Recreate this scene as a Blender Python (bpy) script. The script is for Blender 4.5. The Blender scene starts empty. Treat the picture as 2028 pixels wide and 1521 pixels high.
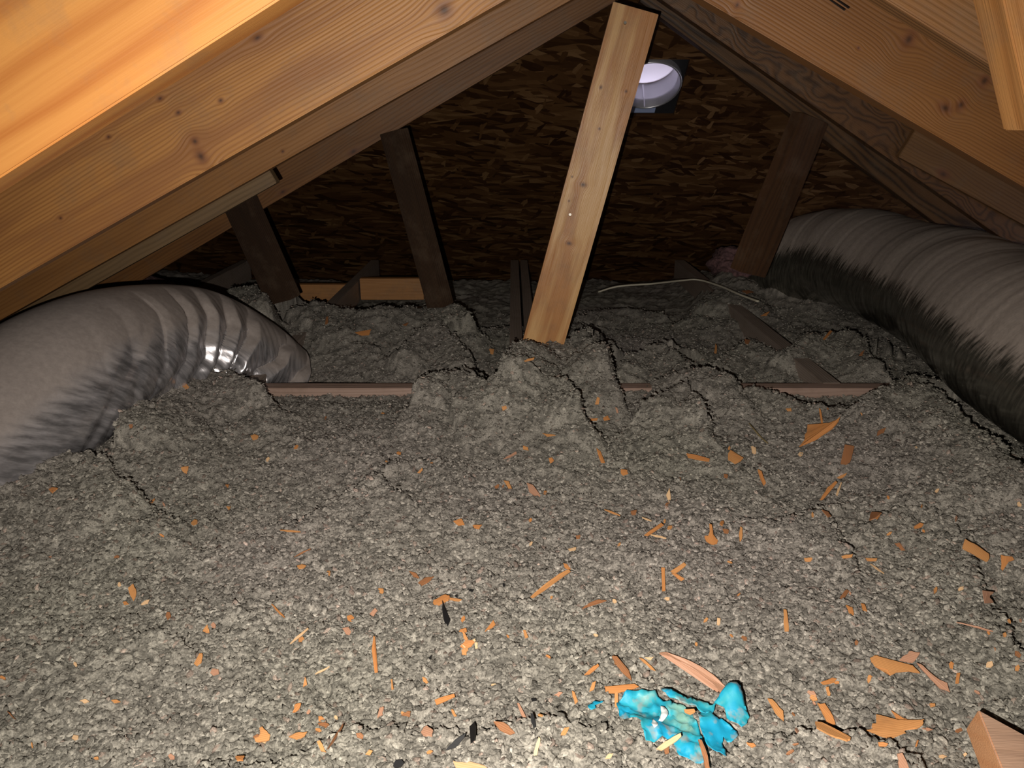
import bpy, bmesh, math, random
import numpy as np
from mathutils import Vector, Matrix
from mathutils.geometry import delaunay_2d_cdt
random.seed(7); rng = np.random.default_rng(7)
S = bpy.context.scene; C = S.collection
# ---------------------------------------------------------------- camera
F = 1475.0; TH = math.radians(19.2); CT, ST = math.cos(TH), math.sin(TH)
cam = bpy.data.cameras.new('camera'); cam.sensor_width = 36; cam.lens = 36*F/2028; cam.clip_start = .02
co = bpy.data.objects.new('camera', cam); C.objects.link(co)
co.rotation_euler = (math.pi/2-TH, 0, 0); S.camera = co
# ---------------------------------------------------------------- daylight outside the sealed attic (reaches in only through the roof vent)
W = bpy.data.worlds.new('world'); S.world = W; W.use_nodes = True
W.node_tree.nodes['Background'].inputs[0].default_value = (.86, .84, 1, 1)
W.node_tree.nodes['Background'].inputs[1].default_value = 5.5
# ---------------------------------------------------------------- the phone's flash, a little below and left of the lens
fl = bpy.data.lights.new('flash', 'SPOT'); fl.energy = 65; fl.color = (1, .93, .84)
fl.spot_size = math.radians(124); fl.spot_blend = 1.0; fl.shadow_soft_size = .003
fo = bpy.data.objects.new('flash', fl); C.objects.link(fo)
fo.location = (-.034, -.005, -.034); fo.rotation_euler = (math.pi/2-math.radians(23), 0, math.radians(-3))
S.view_settings.view_transform = 'Standard'; S.view_settings.look = 'None'
S.view_settings.gamma = 1; S.view_settings.use_curve_mapping = False; S.view_settings.exposure = 0
# ---------------------------------------------------------------- helpers
def ray(u, v):
    q = (760.5-v)/F
    return Vector(((u-1014)/F, CT+q*ST, q*CT-ST))
def onY(u, v, Y): r = ray(u, v); return r*(Y/r.y)
def onZ(u, v, Z): r = ray(u, v); return r*(Z/r.z)
def tag(o, label=None, cat=None, group=None, kind=None):
    if label: o['label'] = label
    if cat: o['category'] = cat
    if group: o['group'] = group
    if kind: o['kind'] = kind
    return o
def obj(name, me, mat, parent=None):
    o = bpy.data.objects.new(name, me); C.objects.link(o)
    if mat: me.materials.append(mat)
    if parent: o.parent = parent
    return o
def mesh(name, vs, fs, smooth=False):
    me = bpy.data.meshes.new(name); me.from_pydata([tuple(v) for v in vs], [], fs); me.update()
    if smooth: me.polygons.foreach_set('use_smooth', [True]*len(me.polygons))
    return me
def npmesh(name, V, Q, n):
    me = bpy.data.meshes.new(name); me.vertices.add(len(V)); me.vertices.foreach_set('co', V.astype(np.float32).ravel())
    me.loops.add(Q.size); me.loops.foreach_set('vertex_index', Q.astype(np.int32).ravel())
    me.polygons.add(len(Q)); me.polygons.foreach_set('loop_start', np.arange(0, Q.size, n, dtype=np.int32))
    me.polygons.foreach_set('loop_total', np.full(len(Q), n, dtype=np.int32))
    me.polygons.foreach_set('use_smooth', np.ones(len(Q), bool)); me.update(); me.validate(); return me
def empty(name, loc=(0, 0, 0)):
    o = bpy.data.objects.new(name, None); C.objects.link(o); o.location = loc; o.empty_display_size = .05; return o
# numpy noise
def h2(i, j, s=0):
    n = (i.astype(np.int64)*374761393 + j.astype(np.int64)*668265263 + s*974711) & 0x7fffffff
    n = ((n ^ (n >> 13))*1274126177) & 0x7fffffff
    return ((n ^ (n >> 16)) & 0xffffff)/float(0xffffff)
def vn(x, y, s=0):
    x = np.asarray(x, float); y = np.asarray(y, float)
    i = np.floor(x); j = np.floor(y); a = x-i; b = y-j; a = a*a*a*(a*(a*6-15)+10); b = b*b*b*(b*(b*6-15)+10)
    return ((h2(i, j, s)*(1-a)+h2(i+1, j, s)*a)*(1-b)+(h2(i, j+1, s)*(1-a)+h2(i+1, j+1, s)*a)*b)*2-1
def fbm(x, y, s=0, o=3):
    t = 0; a = 1
    for k in range(o): t = t+a*vn(x*2**k+k*17.3, y*2**k-k*9.1, s+k); a *= .5
    return t
def voro(x, y, s=0):
    i0 = np.floor(x); j0 = np.floor(y); best = np.full(x.shape, 9.); idd = np.zeros(x.shape)
    for di in (-1, 0, 1):
        for dj in (-1, 0, 1):
            i = i0+di; j = j0+dj
            d = (x-i-h2(i, j, s))**2+(y-j-h2(i, j, s+1))**2
            m = d < best; best = np.where(m, d, best); idd = np.where(m, h2(i, j, s+2), idd)
    return np.sqrt(best), idd
# ---------------------------------------------------------------- materials
def newmat(name):
    m = bpy.data.materials.new(name); m.use_nodes = True; nt = m.node_tree
    b = nt.nodes['Principled BSDF']; return m, nt, b
def N(nt, t, **k):
    n = nt.nodes.new(t)
    for a, v in k.items():
        if a.startswith('i_'):
            key = a[2:]; key = int(key) if key.isdigit() else key.replace('_', ' ')
            n.inputs[key].default_value = v
        else: setattr(n, a, v)
    return n
def L(nt, a, b): nt.links.new(a, b)
def math_n(nt, op, a, b=None, c=None, clamp=False):
    n = nt.nodes.new('ShaderNodeMath'); n.operation = op; n.use_clamp = clamp
    for k, x in enumerate((a, b, c)):
        if x is None: continue
        if isinstance(x, (int, float)): n.inputs[k].default_value = x
        else: L(nt, x, n.inputs[k])
    return n.outputs[0]
def ramp(nt, fac, stops):
    r = nt.nodes.new('ShaderNodeValToRGB'); e = r.color_ramp.elements
    while len(e) < len(stops): e.new(.5)
    for k, (p, c) in enumerate(stops): e[k].position = p; e[k].color = (c[0], c[1], c[2], 1)
    L(nt, fac, r.inputs[0]); return r.outputs[0]
def mix(nt, f, a, b, mode='MIX'):
    n = nt.nodes.new('ShaderNodeMix'); n.data_type = 'RGBA'; n.blend_type = mode
    for s, x in ((n.inputs[0], f), (n.inputs[6], a), (n.inputs[7], b)):
        if isinstance(x, (int, float)): s.default_value = x
        elif isinstance(x, tuple): s.default_value = (*x, 1)
        else: L(nt, x, s)
    return n.outputs[2]
def plain(name, col, rough=.6, metal=0, **k):
    m, nt, b = newmat(name); b.inputs['Base Color'].default_value = (*col, 1)
    b.inputs['Roughness'].default_value = rough; b.inputs['Metallic'].default_value = metal; return m
def wood(name, light, dark, seed=0, knots=(), period=.006, streak=.5, stain=None, gloss=.55, warp=1.0, curl=0, bs=.35):
    """sawn board: local x runs along the grain, z across it; knots = (x, z, radius, elongation) in metres"""
    m, nt, b = newmat(name)
    tc = N(nt, 'ShaderNodeTexCoord'); sp = N(nt, 'ShaderNodeSeparateXYZ'); L(nt, tc.outputs['Object'], sp.inputs[0])
    X, Y, Z = sp.outputs; defl = None; kmask = None; kcore = None
    for (kx, kz, r, el) in knots:
        dx = math_n(nt, 'DIVIDE', math_n(nt, 'SUBTRACT', X, kx), r*el); dz = math_n(nt, 'DIVIDE', math_n(nt, 'SUBTRACT', Z, kz), r)
        d2 = math_n(nt, 'ADD', math_n(nt, 'MULTIPLY', dx, dx), math_n(nt, 'MULTIPLY', dz, dz))
        g = math_n(nt, 'POWER', 2.718, math_n(nt, 'MULTIPLY', d2, -.18))
        dd = math_n(nt, 'MULTIPLY', g, math_n(nt, 'MULTIPLY', dz, -r*.75))
        defl = dd if defl is None else math_n(nt, 'ADD', defl, dd)
        k = math_n(nt, 'POWER', 2.718, math_n(nt, 'MULTIPLY', math_n(nt, 'POWER', d2, 1.6), -.8))
        kmask = k if kmask is None else math_n(nt, 'MAXIMUM', kmask, k)
        kc = math_n(nt, 'POWER', 2.718, math_n(nt, 'MULTIPLY', d2, -5))
        kcore = kc if kcore is None else math_n(nt, 'MAXIMUM', kcore, kc)
    zz = Z if defl is None else math_n(nt, 'ADD', Z, defl)
    zz = math_n(nt, 'ADD', zz, math_n(nt, 'MULTIPLY', Y, .8))
    cv = N(nt, 'ShaderNodeCombineXYZ'); L(nt, math_n(nt, 'MULTIPLY', X, 2.2 if not curl else 9), cv.inputs[0]); L(nt, math_n(nt, 'MULTIPLY', zz, 9. if not curl else 14), cv.inputs[1]); cv.inputs[2].default_value = seed*3.7
    n1 = N(nt, 'ShaderNodeTexNoise', i_Scale=1., i_Detail=2.); L(nt, cv.outputs[0], n1.inputs['Vector'])
    ph = math_n(nt, 'ADD', math_n(nt, 'MULTIPLY', zz, 6.283/period), math_n(nt, 'MULTIPLY', math_n(nt, 'SUBTRACT', n1.outputs[0], .5), (34.*warp) if not curl else 60.))
    s = math_n(nt, 'MULTIPLY_ADD', math_n(nt, 'SINE', ph), .5, .5)
    s = math_n(nt, 'POWER', s, 1.8)
    cv2 = N(nt, 'ShaderNodeCombineXYZ'); L(nt, math_n(nt, 'MULTIPLY', X, 9), cv2.inputs[0]); L(nt, math_n(nt, 'MULTIPLY', zz, 520), cv2.inputs[1]); L(nt, math_n(nt, 'MULTIPLY', Y, 300), cv2.inputs[2])
    n2 = N(nt, 'ShaderNodeTexNoise', i_Scale=1., i_Detail=3.); L(nt, cv2.outputs[0], n2.inputs['Vector'])
    cv3 = N(nt, 'ShaderNodeCombineXYZ'); L(nt, math_n(nt, 'MULTIPLY', X, 3), cv3.inputs[0]); L(nt, math_n(nt, 'MULTIPLY', zz, 28), cv3.inputs[1]); cv3.inputs[2].default_value = seed*1.3+5
    n3 = N(nt, 'ShaderNodeTexNoise', i_Scale=1., i_Detail=3.); L(nt, cv3.outputs[0], n3.inputs['Vector'])
    f = math_n(nt, 'ADD', math_n(nt, 'MULTIPLY', s, streak*.75), math_n(nt, 'MULTIPLY', math_n(nt, 'SUBTRACT', n2.outputs[0], .5), .5))
    f = math_n(nt, 'ADD', f, math_n(nt, 'MULTIPLY', math_n(nt, 'SUBTRACT', n3.outputs[0], .4), 1.3), clamp=True)
    col = mix(nt, f, light, dark)
    n5 = N(nt, 'ShaderNodeTexNoise', i_Scale=14., i_Detail=6., i_Roughness=.7); L(nt, tc.outputs['Object'], n5.inputs['Vector'])
    col = mix(nt, math_n(nt, 'MULTIPLY', math_n(nt, 'SUBTRACT', n5.outputs[0], .5, clamp=True), 1.6, clamp=True), col, (.16, .11, .07))
    if stain:
        col = mix(nt, math_n(nt, 'MULTIPLY', ramp(nt, n3.outputs[0], [(.45, (0, 0, 0)), (.6, (1, 1, 1))]), .7), col, stain)
    if kmask is not None:
        col = mix(nt, math_n(nt, 'MULTIPLY', kmask, .75), col, (.16, .055, .02))
        col = mix(nt, math_n(nt, 'MULTIPLY', kcore, .8), col, (.03, .014, .008))
    L(nt, col, b.inputs['Base Color']); b.inputs['Roughness'].default_value = gloss
    bp = N(nt, 'ShaderNodeBump', i_Strength=bs, i_Distance=.002); L(nt, math_n(nt, 'ADD', math_n(nt, 'MULTIPLY', s, -.5), n2.outputs[0]), bp.inputs['Height']); L(nt, bp.outputs[0], b.inputs['Normal'])
    return m
def osb(name, lights, rot=0, gain=1.0):
    """oriented strand board: overlapping wood strands, several layers of stretched cells"""
    m, nt, b = newmat(name); tc = N(nt, 'ShaderNodeTexCoord'); col = None; hsum = None
    wn = N(nt, 'ShaderNodeTexNoise', i_Scale=22., i_Detail=3.); L(nt, tc.outputs['Object'], wn.inputs['Vector'])
    wv = N(nt, 'ShaderNodeVectorMath', operation='SCALE'); L(nt, wn.outputs['Color'], wv.inputs[0]); wv.inputs['Scale'].default_value = .007
    av = N(nt, 'ShaderNodeVectorMath', operation='ADD'); L(nt, tc.outputs['Object'], av.inputs[0]); L(nt, wv.outputs[0], av.inputs[1])
    for k, (ang, sx, sy) in enumerate(((3, 6.5, 34), (-11, 8, 42), (13, 7.5, 46), (-3, 10, 60), (24, 14, 52), (-62, 22, 55))):
        mp = N(nt, 'ShaderNodeMapping'); mp.inputs['Rotation'].default_value = (0, 0, math.radians(ang+rot)); mp.inputs['Location'].default_value = (k*3.1, k*1.7, 0)
        mp2 = N(nt, 'ShaderNodeMapping'); mp2.inputs['Scale'].default_value = (sx, sy, 1)
        L(nt, av.outputs[0], mp.inputs['Vector']); L(nt, mp.outputs[0], mp2.inputs['Vector'])
        v = N(nt, 'ShaderNodeTexVoronoi', i_Scale=1., i_Randomness=1.); v.voronoi_dimensions = '2D'; v.distance = 'CHEBYCHEV' if k in (3, 5) else 'EUCLIDEAN'; L(nt, mp2.outputs[0], v.inputs['Vector'])
        s = N(nt, 'ShaderNodeSeparateColor'); L(nt, v.outputs['Color'], s.inputs[0])
        mp3 = N(nt, 'ShaderNodeMapping'); mp3.inputs['Scale'].default_value = (3, 9, 1); L(nt, mp2.outputs[0], mp3.inputs['Vector'])
        gn = N(nt, 'ShaderNodeTexNoise', i_Scale=.6, i_Detail=2.); L(nt, mp3.outputs[0], gn.inputs['Vector'])
        t = math_n(nt, 'ADD', s.outputs[0], math_n(nt, 'MULTIPLY', math_n(nt, 'SUBTRACT', gn.outputs[0], .5), .35))
        c = ramp(nt, t, lights); hh = math_n(nt, 'MULTIPLY', s.outputs[2], 1.)
        if col is None: col = c; hsum = hh
        else:
            msk = math_n(nt, 'GREATER_THAN', s.outputs[1], (.5, .5, .55, .62, .78, .90)[k])
            col = mix(nt, msk, col, c)
            hsum = math_n(nt, 'ADD', math_n(nt, 'MULTIPLY', hsum, math_n(nt, 'SUBTRACT', 1., msk)), math_n(nt, 'MULTIPLY', msk, math_n(nt, 'ADD', hh, .5)))
    L(nt, col, b.inputs['Base Color']); b.inputs['Roughness'].default_value = .42; b.inputs['Specular IOR Level'].default_value = .35
    bp = N(nt, 'ShaderNodeBump', i_Strength=.3, i_Distance=.002); L(nt, hsum, bp.inputs['Height']); L(nt, bp.outputs[0], b.inputs['Normal'])
    return m
M_osb = osb('strand_board', [(0, (.030, .012, .004)), (.3, (.062, .027, .009)), (.6, (.10, .047, .017)), (.85, (.14, .07, .027)), (1, (.22, .125, .055))])
M_deck = osb('roof_deck_board', [(0, (.02, .010, .005)), (.5, (.08, .04, .015)), (1, (.16, .09, .04))])
M_black = plain('black_bit', (.012, .012, .013), .5)
# ---------------------------------------------------------------- boards
def board(name, p0, p1, width, thick, mat, side=(0, 1, 0), parent=None, cuts=(), bev=.0015, anchor=0.0):
    """box from p0 to p1; thickness runs from the p0-p1 line towards `side`; width is across, `anchor` 0 = p0-p1 is the lower front edge"""
    p0 = Vector(p0); p1 = Vector(p1); X = (p1-p0); ln = X.length; X.normalize()
    Yv = Vector(side); Yv = (Yv-X*Yv.dot(X)).normalized(); Zv = X.cross(Yv)
    if Zv.z < 0 and abs(Zv.z) > 1e-3: Zv = -Zv; flip = True
    else: flip = False
    c = (p0+p1)/2+Zv*width*(.5-anchor)+Yv*thick/2
    if flip: X = -X
    bm = bmesh.new(); bmesh.ops.create_cube(bm, size=1)
    for v in bm.verts: v.co = Vector((v.co.x*ln, v.co.y*thick, v.co.z*width))
    bmesh.ops.bevel(bm, geom=bm.edges[:], offset=bev, segments=2, affect='EDGES')
    M = Matrix((( X.x, Yv.x, Zv.x, c.x), (X.y, Yv.y, Zv.y, c.y), (X.z, Yv.z, Zv.z, c.z), (0, 0, 0, 1)))
    Mi = M.inverted()
    for (pt, nrm) in cuts:
        n = (Mi.to_3x3() @ Vector(nrm)).normalized()
        r = bmesh.ops.bisect_plane(bm, geom=bm.verts[:]+bm.edges[:]+bm.faces[:], plane_co=Mi @ Vector(pt), plane_no=n, clear_outer=True)
        bmesh.ops.holes_fill(bm, edges=[e for e in r['geom_cut'] if isinstance(e, bmesh.types.BMEdge)])
    me = bpy.data.meshes.new(name); bm.to_mesh(me); bm.free()
    o = obj(name, me, mat, parent); o.matrix_world = M
    return o
def chord(name, a, b, Y, mat, width=.14, thick=.038, u=None, cuts=(), label=None, cat='rafter', parent=None):
    """a, b: two sighted points on the lower front edge of a rafter standing in the plane y = Y; u = x-extent"""
    A = onY(*a, Y); B = onY(*b, Y); m = (B.z-A.z)/(B.x-A.x)
    P = lambda x: Vector((x, Y, A.z+m*(x-A.x)))
    o = board(name, P(u[0]), P(u[1]), width, thick, mat, cuts=cuts, parent=parent)
    if label: tag(o, label, cat)
    return o
XR = .16
def loc_of(o, u, v, Y):          # local (x,z) of a sighted knot on a board's front face
    p = o.matrix_world.inverted() @ onY(u, v, Y); return p.x, p.z
def knotted(o, Y, ks, **kw):
    kl = []
    for (u, v, r, el) in ks:
        x, z = loc_of(o, u, v, Y); kl.append((x, z, r, el))
    m = wood(o.name+'_wood', knots=kl, **kw); o.data.materials.clear(); o.data.materials.append(m)
# nearest left rafter, overexposed
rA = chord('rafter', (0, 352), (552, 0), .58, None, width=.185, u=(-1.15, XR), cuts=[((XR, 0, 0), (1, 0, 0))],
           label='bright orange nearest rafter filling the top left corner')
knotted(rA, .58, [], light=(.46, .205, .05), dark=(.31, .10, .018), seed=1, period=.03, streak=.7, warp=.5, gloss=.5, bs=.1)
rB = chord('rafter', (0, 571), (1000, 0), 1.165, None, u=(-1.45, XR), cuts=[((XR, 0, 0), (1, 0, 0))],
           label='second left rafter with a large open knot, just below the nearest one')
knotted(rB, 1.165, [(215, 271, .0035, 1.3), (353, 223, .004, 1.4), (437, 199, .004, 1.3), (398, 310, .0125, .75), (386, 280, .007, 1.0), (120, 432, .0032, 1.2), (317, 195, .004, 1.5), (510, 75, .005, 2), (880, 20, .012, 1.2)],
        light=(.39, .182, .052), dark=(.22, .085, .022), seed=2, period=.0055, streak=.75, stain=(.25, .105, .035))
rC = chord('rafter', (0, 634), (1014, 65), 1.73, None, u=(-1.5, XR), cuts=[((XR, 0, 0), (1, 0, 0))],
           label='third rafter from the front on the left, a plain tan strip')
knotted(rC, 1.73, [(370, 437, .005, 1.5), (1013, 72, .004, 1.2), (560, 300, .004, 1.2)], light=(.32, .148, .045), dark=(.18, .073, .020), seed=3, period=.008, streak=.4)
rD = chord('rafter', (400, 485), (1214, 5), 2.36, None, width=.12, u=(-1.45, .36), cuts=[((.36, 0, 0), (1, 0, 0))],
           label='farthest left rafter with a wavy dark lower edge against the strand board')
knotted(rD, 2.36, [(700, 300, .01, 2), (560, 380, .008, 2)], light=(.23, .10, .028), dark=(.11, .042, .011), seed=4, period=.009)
# short rough splice board under the third rafter
spl = chord('splice_board', (250, 529), (548, 362), 1.80, None, width=.05, thick=.03, u=(-1.30, onY(548, 362, 1.80).x),
            label='rough short splice board ending under the left rafters', cat='board')
knotted(spl, 1.80, [], light=(.20, .125, .06), dark=(.10, .06, .026), seed=5, period=.01)
# right side rafters
rBr = chord('rafter', (1394, 0), (2028, 370), 1.165, None, width=.128, u=(XR+.002, 1.45), cuts=[((XR+.002, 0, 0), (-1, 0, 0))],
            label='large right rafter with three dark knots across the upper right')
knotted(rBr, 1.165, [(1800, 78, .014, .75), (1950, 160, .012, .8), (1872, 214, .009, 1.6), (1903, 208, .010, .9), (1700, 95, .003, 1), (1460, 10, .006, .7)],
        light=(.225, .096, .027), dark=(.12, .044, .011), seed=6, period=.005, streak=.6)
rCr = chord('rafter', (1312, 0), (1779, 327), 1.93, None, width=.15, u=(XR+.002, 1.75), cuts=[((XR+.002, 0, 0), (-1, 0, 0))],
            label='swirly-grained dark rafter behind the large knotted right rafter')
knotted(rCr, 1.93, [], light=(.13, .058, .018), dark=(.045, .019, .006), seed=7, period=.016, streak=1.0, curl=1)
gs = chord('gusset_board', (1779, 310), (2028, 445), 1.928-.020, None, width=.095, thick=.018, u=(onY(1779, 310, 1.91).x, 1.75),
           label='paler short board nailed on the swirly-grained right rafter above the big duct', cat='board')
knotted(gs, 1.908, [(1868, 345, .012, 1.6)], light=(.19, .095, .032), dark=(.10, .045, .015), seed=8, period=.008)
rDr = chord('rafter', (1298, 26), (1564, 225), 2.36, None, width=.07, thick=.05, u=(.364, 1.45), cuts=[((.364, 0, 0), (-1, 0, 0))],
            label='farthest right rafter, narrow and dark, meeting the leaning post')
knotted(rDr, 2.36, [], light=(.13, .062, .02), dark=(.03, .014, .006), seed=9, period=.03, streak=1.)
# upper right: board nearer than the knotted rafter, and a bright post in the corner
ur = chord('purlin_board', (1754, 0), (2019, 165), .86, None, width=.12, thick=.03, u=(.33, 1.2),
           label='short grained board above the large knotted right rafter, at the top right edge', cat='board')
knotted(ur, .86, [], light=(.225, .105, .036), dark=(.13, .055, .016), seed=10, period=.006)
pst = board('corner_post', onY(1974, -60, .62), onY(2046, 260, .62), .09, .038, None)
tag(pst, 'bright orange post end in the extreme top right corner', 'post')
pst.data.materials.append(wood('corner_post_wood', (.34, .16, .05), (.22, .085, .02), seed=11, period=.02))
# nails poking out of the upper right
M_steel = plain('nail_steel', (.5, .47, .42), .35, .9)
def nail(parent, p, d, r=.0022, ln=.002, mat=None, world=False, name='nail'):
    d = Vector(d).normalized(); bm = bmesh.new()
    bmesh.ops.create_cone(bm, cap_ends=True, segments=10, radius1=r, radius2=r*.8, depth=ln)
    me = bpy.data.meshes.new(name); bm.to_mesh(me); bm.free()
    o = obj(name, me, mat or M_steel)
    o.matrix_world = Matrix.Translation(Vector(p)) @ d.to_track_quat('Z', 'Y').to_matrix().to_4x4()
    if parent: o.parent = parent; o.matrix_parent_inverse = parent.matrix_world.inverted()
    return o
for (u, v) in ((1653, 6), (1661, 2)):
    nail(rBr, onY(u, v, 1.15), (.3, -1, -.55), r=.0012, ln=.05, mat=M_black)
# apex block behind the brace top
ab = board('apex_block', (.27, 2.33, .36), (.45, 2.33, .36), .06, .03, wood('apex_block_wood', (.16, .09, .05), (.07, .035, .02), seed=31))
tag(ab, 'small dark block at the ridge behind the top of the slanted brace', 'board')
# brace
YB = 1.88
bt0 = onY(1042, 650, YB); bt1 = onY(1215, 3, YB)
br = board('brace_board', bt0+(bt0-bt1)*.12, bt1, .1075, .019, None, bev=.001)
# make width extend to the right of its left edge
Mx = br.matrix_world; zc = Vector((Mx[0][2], Mx[1][2], Mx[2][2]))
mid = (bt0-(bt1-bt0)*.12+bt1)/2
Xd = (bt1-bt0).normalized(); Zd = Vector((Xd.z, 0, -Xd.x))
Mb = Matrix(((Xd.x, 0, Zd.x, 0), (0, -1, 0, 0), (Xd.z, 0, Zd.z, 0), (0, 0, 0, 1)))
cc = mid+Zd*.1075/2+Vector((0, .0095, 0)); Mb.translation = cc; br.matrix_world = Mb
tag(br, 'slanted light brown brace board standing in the insulation below the ridge', 'board')
knotted(br, YB, [(1190, 173, .004, 1.3), (1147, 251, .0035, 1.), (1187, 255, .0035, 1.), (1155, 366, .009, .7), (1127, 482, .008, .7), (1240, 181, .004, 1), (1127, 398, .003, 1), (1133, 350, .003, 1)],
        light=(.45, .205, .068), dark=(.33, .13, .037), seed=12, period=.03, streak=.25, stain=(.70, .43, .18), gloss=.42)
for (u, v) in ((1238, 45), (1129, 425)):
    nail(br, onY(u, v, YB-.001), (0, -1, .2), r=.0042, ln=.003)
# webs of the far truss
def post(name, a, b, Y, w, t, ang, mat, label):
    A = onY(*a, Y); B = onY(*b, Y); X = (B-A).normalized()
    side = Vector((math.sin(math.radians(ang)), math.cos(math.radians(ang)), 0))
    o = board(name, A, B, w, t, mat, side=side, anchor=.5); tag(o, label, 'post'); return o
post('web_post', (768, 262), (862, 610), 2.32, .075, .05, 38, wood('web_a', (.055, .026, .010), (.02, .009, .004), seed=13, gloss=.9), 'dark slanted post in front of the strand board left of the brace')
post('web_post', (462, 400), (552, 600), 2.32, .11, .05, 30, wood('web_b', (.05, .023, .009), (.02, .009, .004), seed=14, gloss=.9), 'leaning brown post at the far left behind the insulation mounds')
post('web_post', (1618, 235), (1492, 545), 2.31, .115, .05, -30, wood('web_c', (.09, .038, .013), (.036, .015, .005), seed=15, period=.02, gloss=.95), 'leaning brown post beside the far end of the big right duct')
# bottom chords and ceiling joists
H = .61
M_j = wood('joist_wood', (.42, .29, .235), (.30, .20, .155), seed=16, period=.01)
M_jf = wood('chord_face', (.66, .33, .12), (.45, .18, .06), seed=17)
cb = board('bottom_chord', (-1.45, 1.72, -H-.089), (1.65, 1.72, -H-.089), .089, .038, M_j)
tag(cb, 'horizontal framing board half buried across the middle of the insulation', 'joist')
M_fc = wood('far_chord', (.50, .24, .08), (.32, .13, .04), seed=18)
fc = board('blocking_board', (-1.02, 3.05, -H-.105), (-.682, 3.05, -H-.105), .089, .038, M_fc)
tag(fc, 'far orange-brown blocking left of the left receding joist, below the strand board', 'board')
fc2 = board('blocking_board', (-.63, 3.05, -H-.08), (-.368, 3.05, -H-.08), .089, .038, M_fc)
tag(fc2, 'far orange-brown blocking right of the left receding joist, below the strand board', 'board')
for (x0, x1, w, lab) in ((-.655, -.655, .038, 'left receding joist whose dusty grey top shows behind the mounds'),
                         (.012, .012, .038, 'left board of the middle pair of receding joists behind the brace'),
                         (.056, .056, .034, 'right board of the middle pair of receding joists behind the brace'),
                         (.80, .80, .045, 'right receding joist crossed by the white cable'),
                         (-1.27, -1.27, .038, 'outermost left joist in the dark beyond the mounds')):
    j = board('joist', (x0-w/2, 1.76, -H+.0), (x1-w/2, 3.55, -H+.0), .089, w, wood('joist_top_wood', (.34, .27, .225), (.22, .17, .14), seed=19+x0), side=(1, 0, 0), anchor=1.0)
    tag(j, lab, 'joist', None)
# ---------------------------------------------------------------- roof planes, floor and walls (sealed shell)
def plate(name, pts, t, mat, nrm):
    n = Vector(nrm)*t; vs = [Vector(p) for p in pts]+[Vector(p)+n for p in pts]; k = len(pts)
    me = mesh(name, vs, [tuple(range(k)), tuple(range(2*k-1, k-1, -1))]+[(i, (i+1) % k, k+(i+1) % k, k+i) for i in range(k)][::-1])
    bm = bmesh.new(); bm.from_mesh(me); bmesh.ops.recalc_face_normals(bm, faces=bm.faces); bm.to_mesh(me); bm.free()
    o = obj(name, me, mat); o['kind'] = 'structure'; return o
Y0, Y1 = -1.4, 4.2; RZ = .47; RX = .19
def roofL(x): return .366+.53*x+.02
def roofR(x): return .575-.487*x+.02
rx = (.595-.386)/(.53+.487); rz = .386+.53*rx
plate('ceiling_left', [(-2.2, Y0, roofL(-2.2)), (rx, Y0, rz), (rx, Y1, rz), (-2.2, Y1, roofL(-2.2))], .015, M_deck, (-.47, 0, .88))
plate('ceiling_right', [(rx, Y0, rz), (2.6, Y0, roofR(2.6)), (2.6, Y1, roofR(2.6)), (rx, Y1, rz)], .015, M_deck, (.44, 0, .9))
plate('wall_back', [(-2.3, Y0, -1), (2.7, Y0, -1), (2.7, Y0, .8), (-2.3, Y0, .8)], .02, M_deck, (0, -1, 0))
plate('floor', [(-2.3, Y0, -.80), (2.7, Y0, -.80), (2.7, Y1, -.80), (-2.3, Y1, -.80)], .012, plain('ceiling_board', (.10, .085, .07), .95), (0, 0, -1))
SL = .85; PY, PZ = 2.40, .50
def zp(y): return PZ-SL*(y-PY)
hx0, hx1, hy0, hy1 = .345, .603, 2.743, 2.952
n_r = Vector((0, SL, 1)).normalized(); dn = Vector((0, 1, -SL)).normalized()
ya, yb = 2.395, 4.1
# hip end sheathing, local xy plane = panel plane so the strands run across it
org = Vector((0, PY, PZ)); MO = Matrix(((1, 0, 0, 0), (0, -dn.y, n_r.y, PY), (0, -dn.z, n_r.z, PZ), (0, 0, 0, 1)))
def lv(y): return -(y-PY)/dn.y
xs = [-2.2, hx0, hx1, 2.6]; ys = [ya, hy0, hy1, yb]
bm = bmesh.new(); g = [[bm.verts.new((x, lv(y), 0)) for x in xs] for y in ys]
for a in range(3):
    for b_ in range(3):
        if (a, b_) != (1, 1): bm.faces.new((g[a][b_], g[a+1][b_], g[a+1][b_+1], g[a][b_+1]))
r = bmesh.ops.extrude_face_region(bm, geom=bm.faces[:])
for v in r['geom']:
    if isinstance(v, bmesh.types.BMVert): v.co.z += .012
bmesh.ops.recalc_face_normals(bm, faces=bm.faces)
me = bpy.data.meshes.new('ceiling_end'); bm.to_mesh(me); bm.free()
hip = obj('ceiling_end', me, M_osb); hip.matrix_world = MO; hip['kind'] = 'structure'
# top closure between ridge and hip sheathing
plate('ceiling_top', [(-2.2, Y0, .62), (2.6, Y0, .62), (2.6, 2.6, .62), (-2.2, 2.6, .62)], .01, M_deck, (0, 0, 1))
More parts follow.
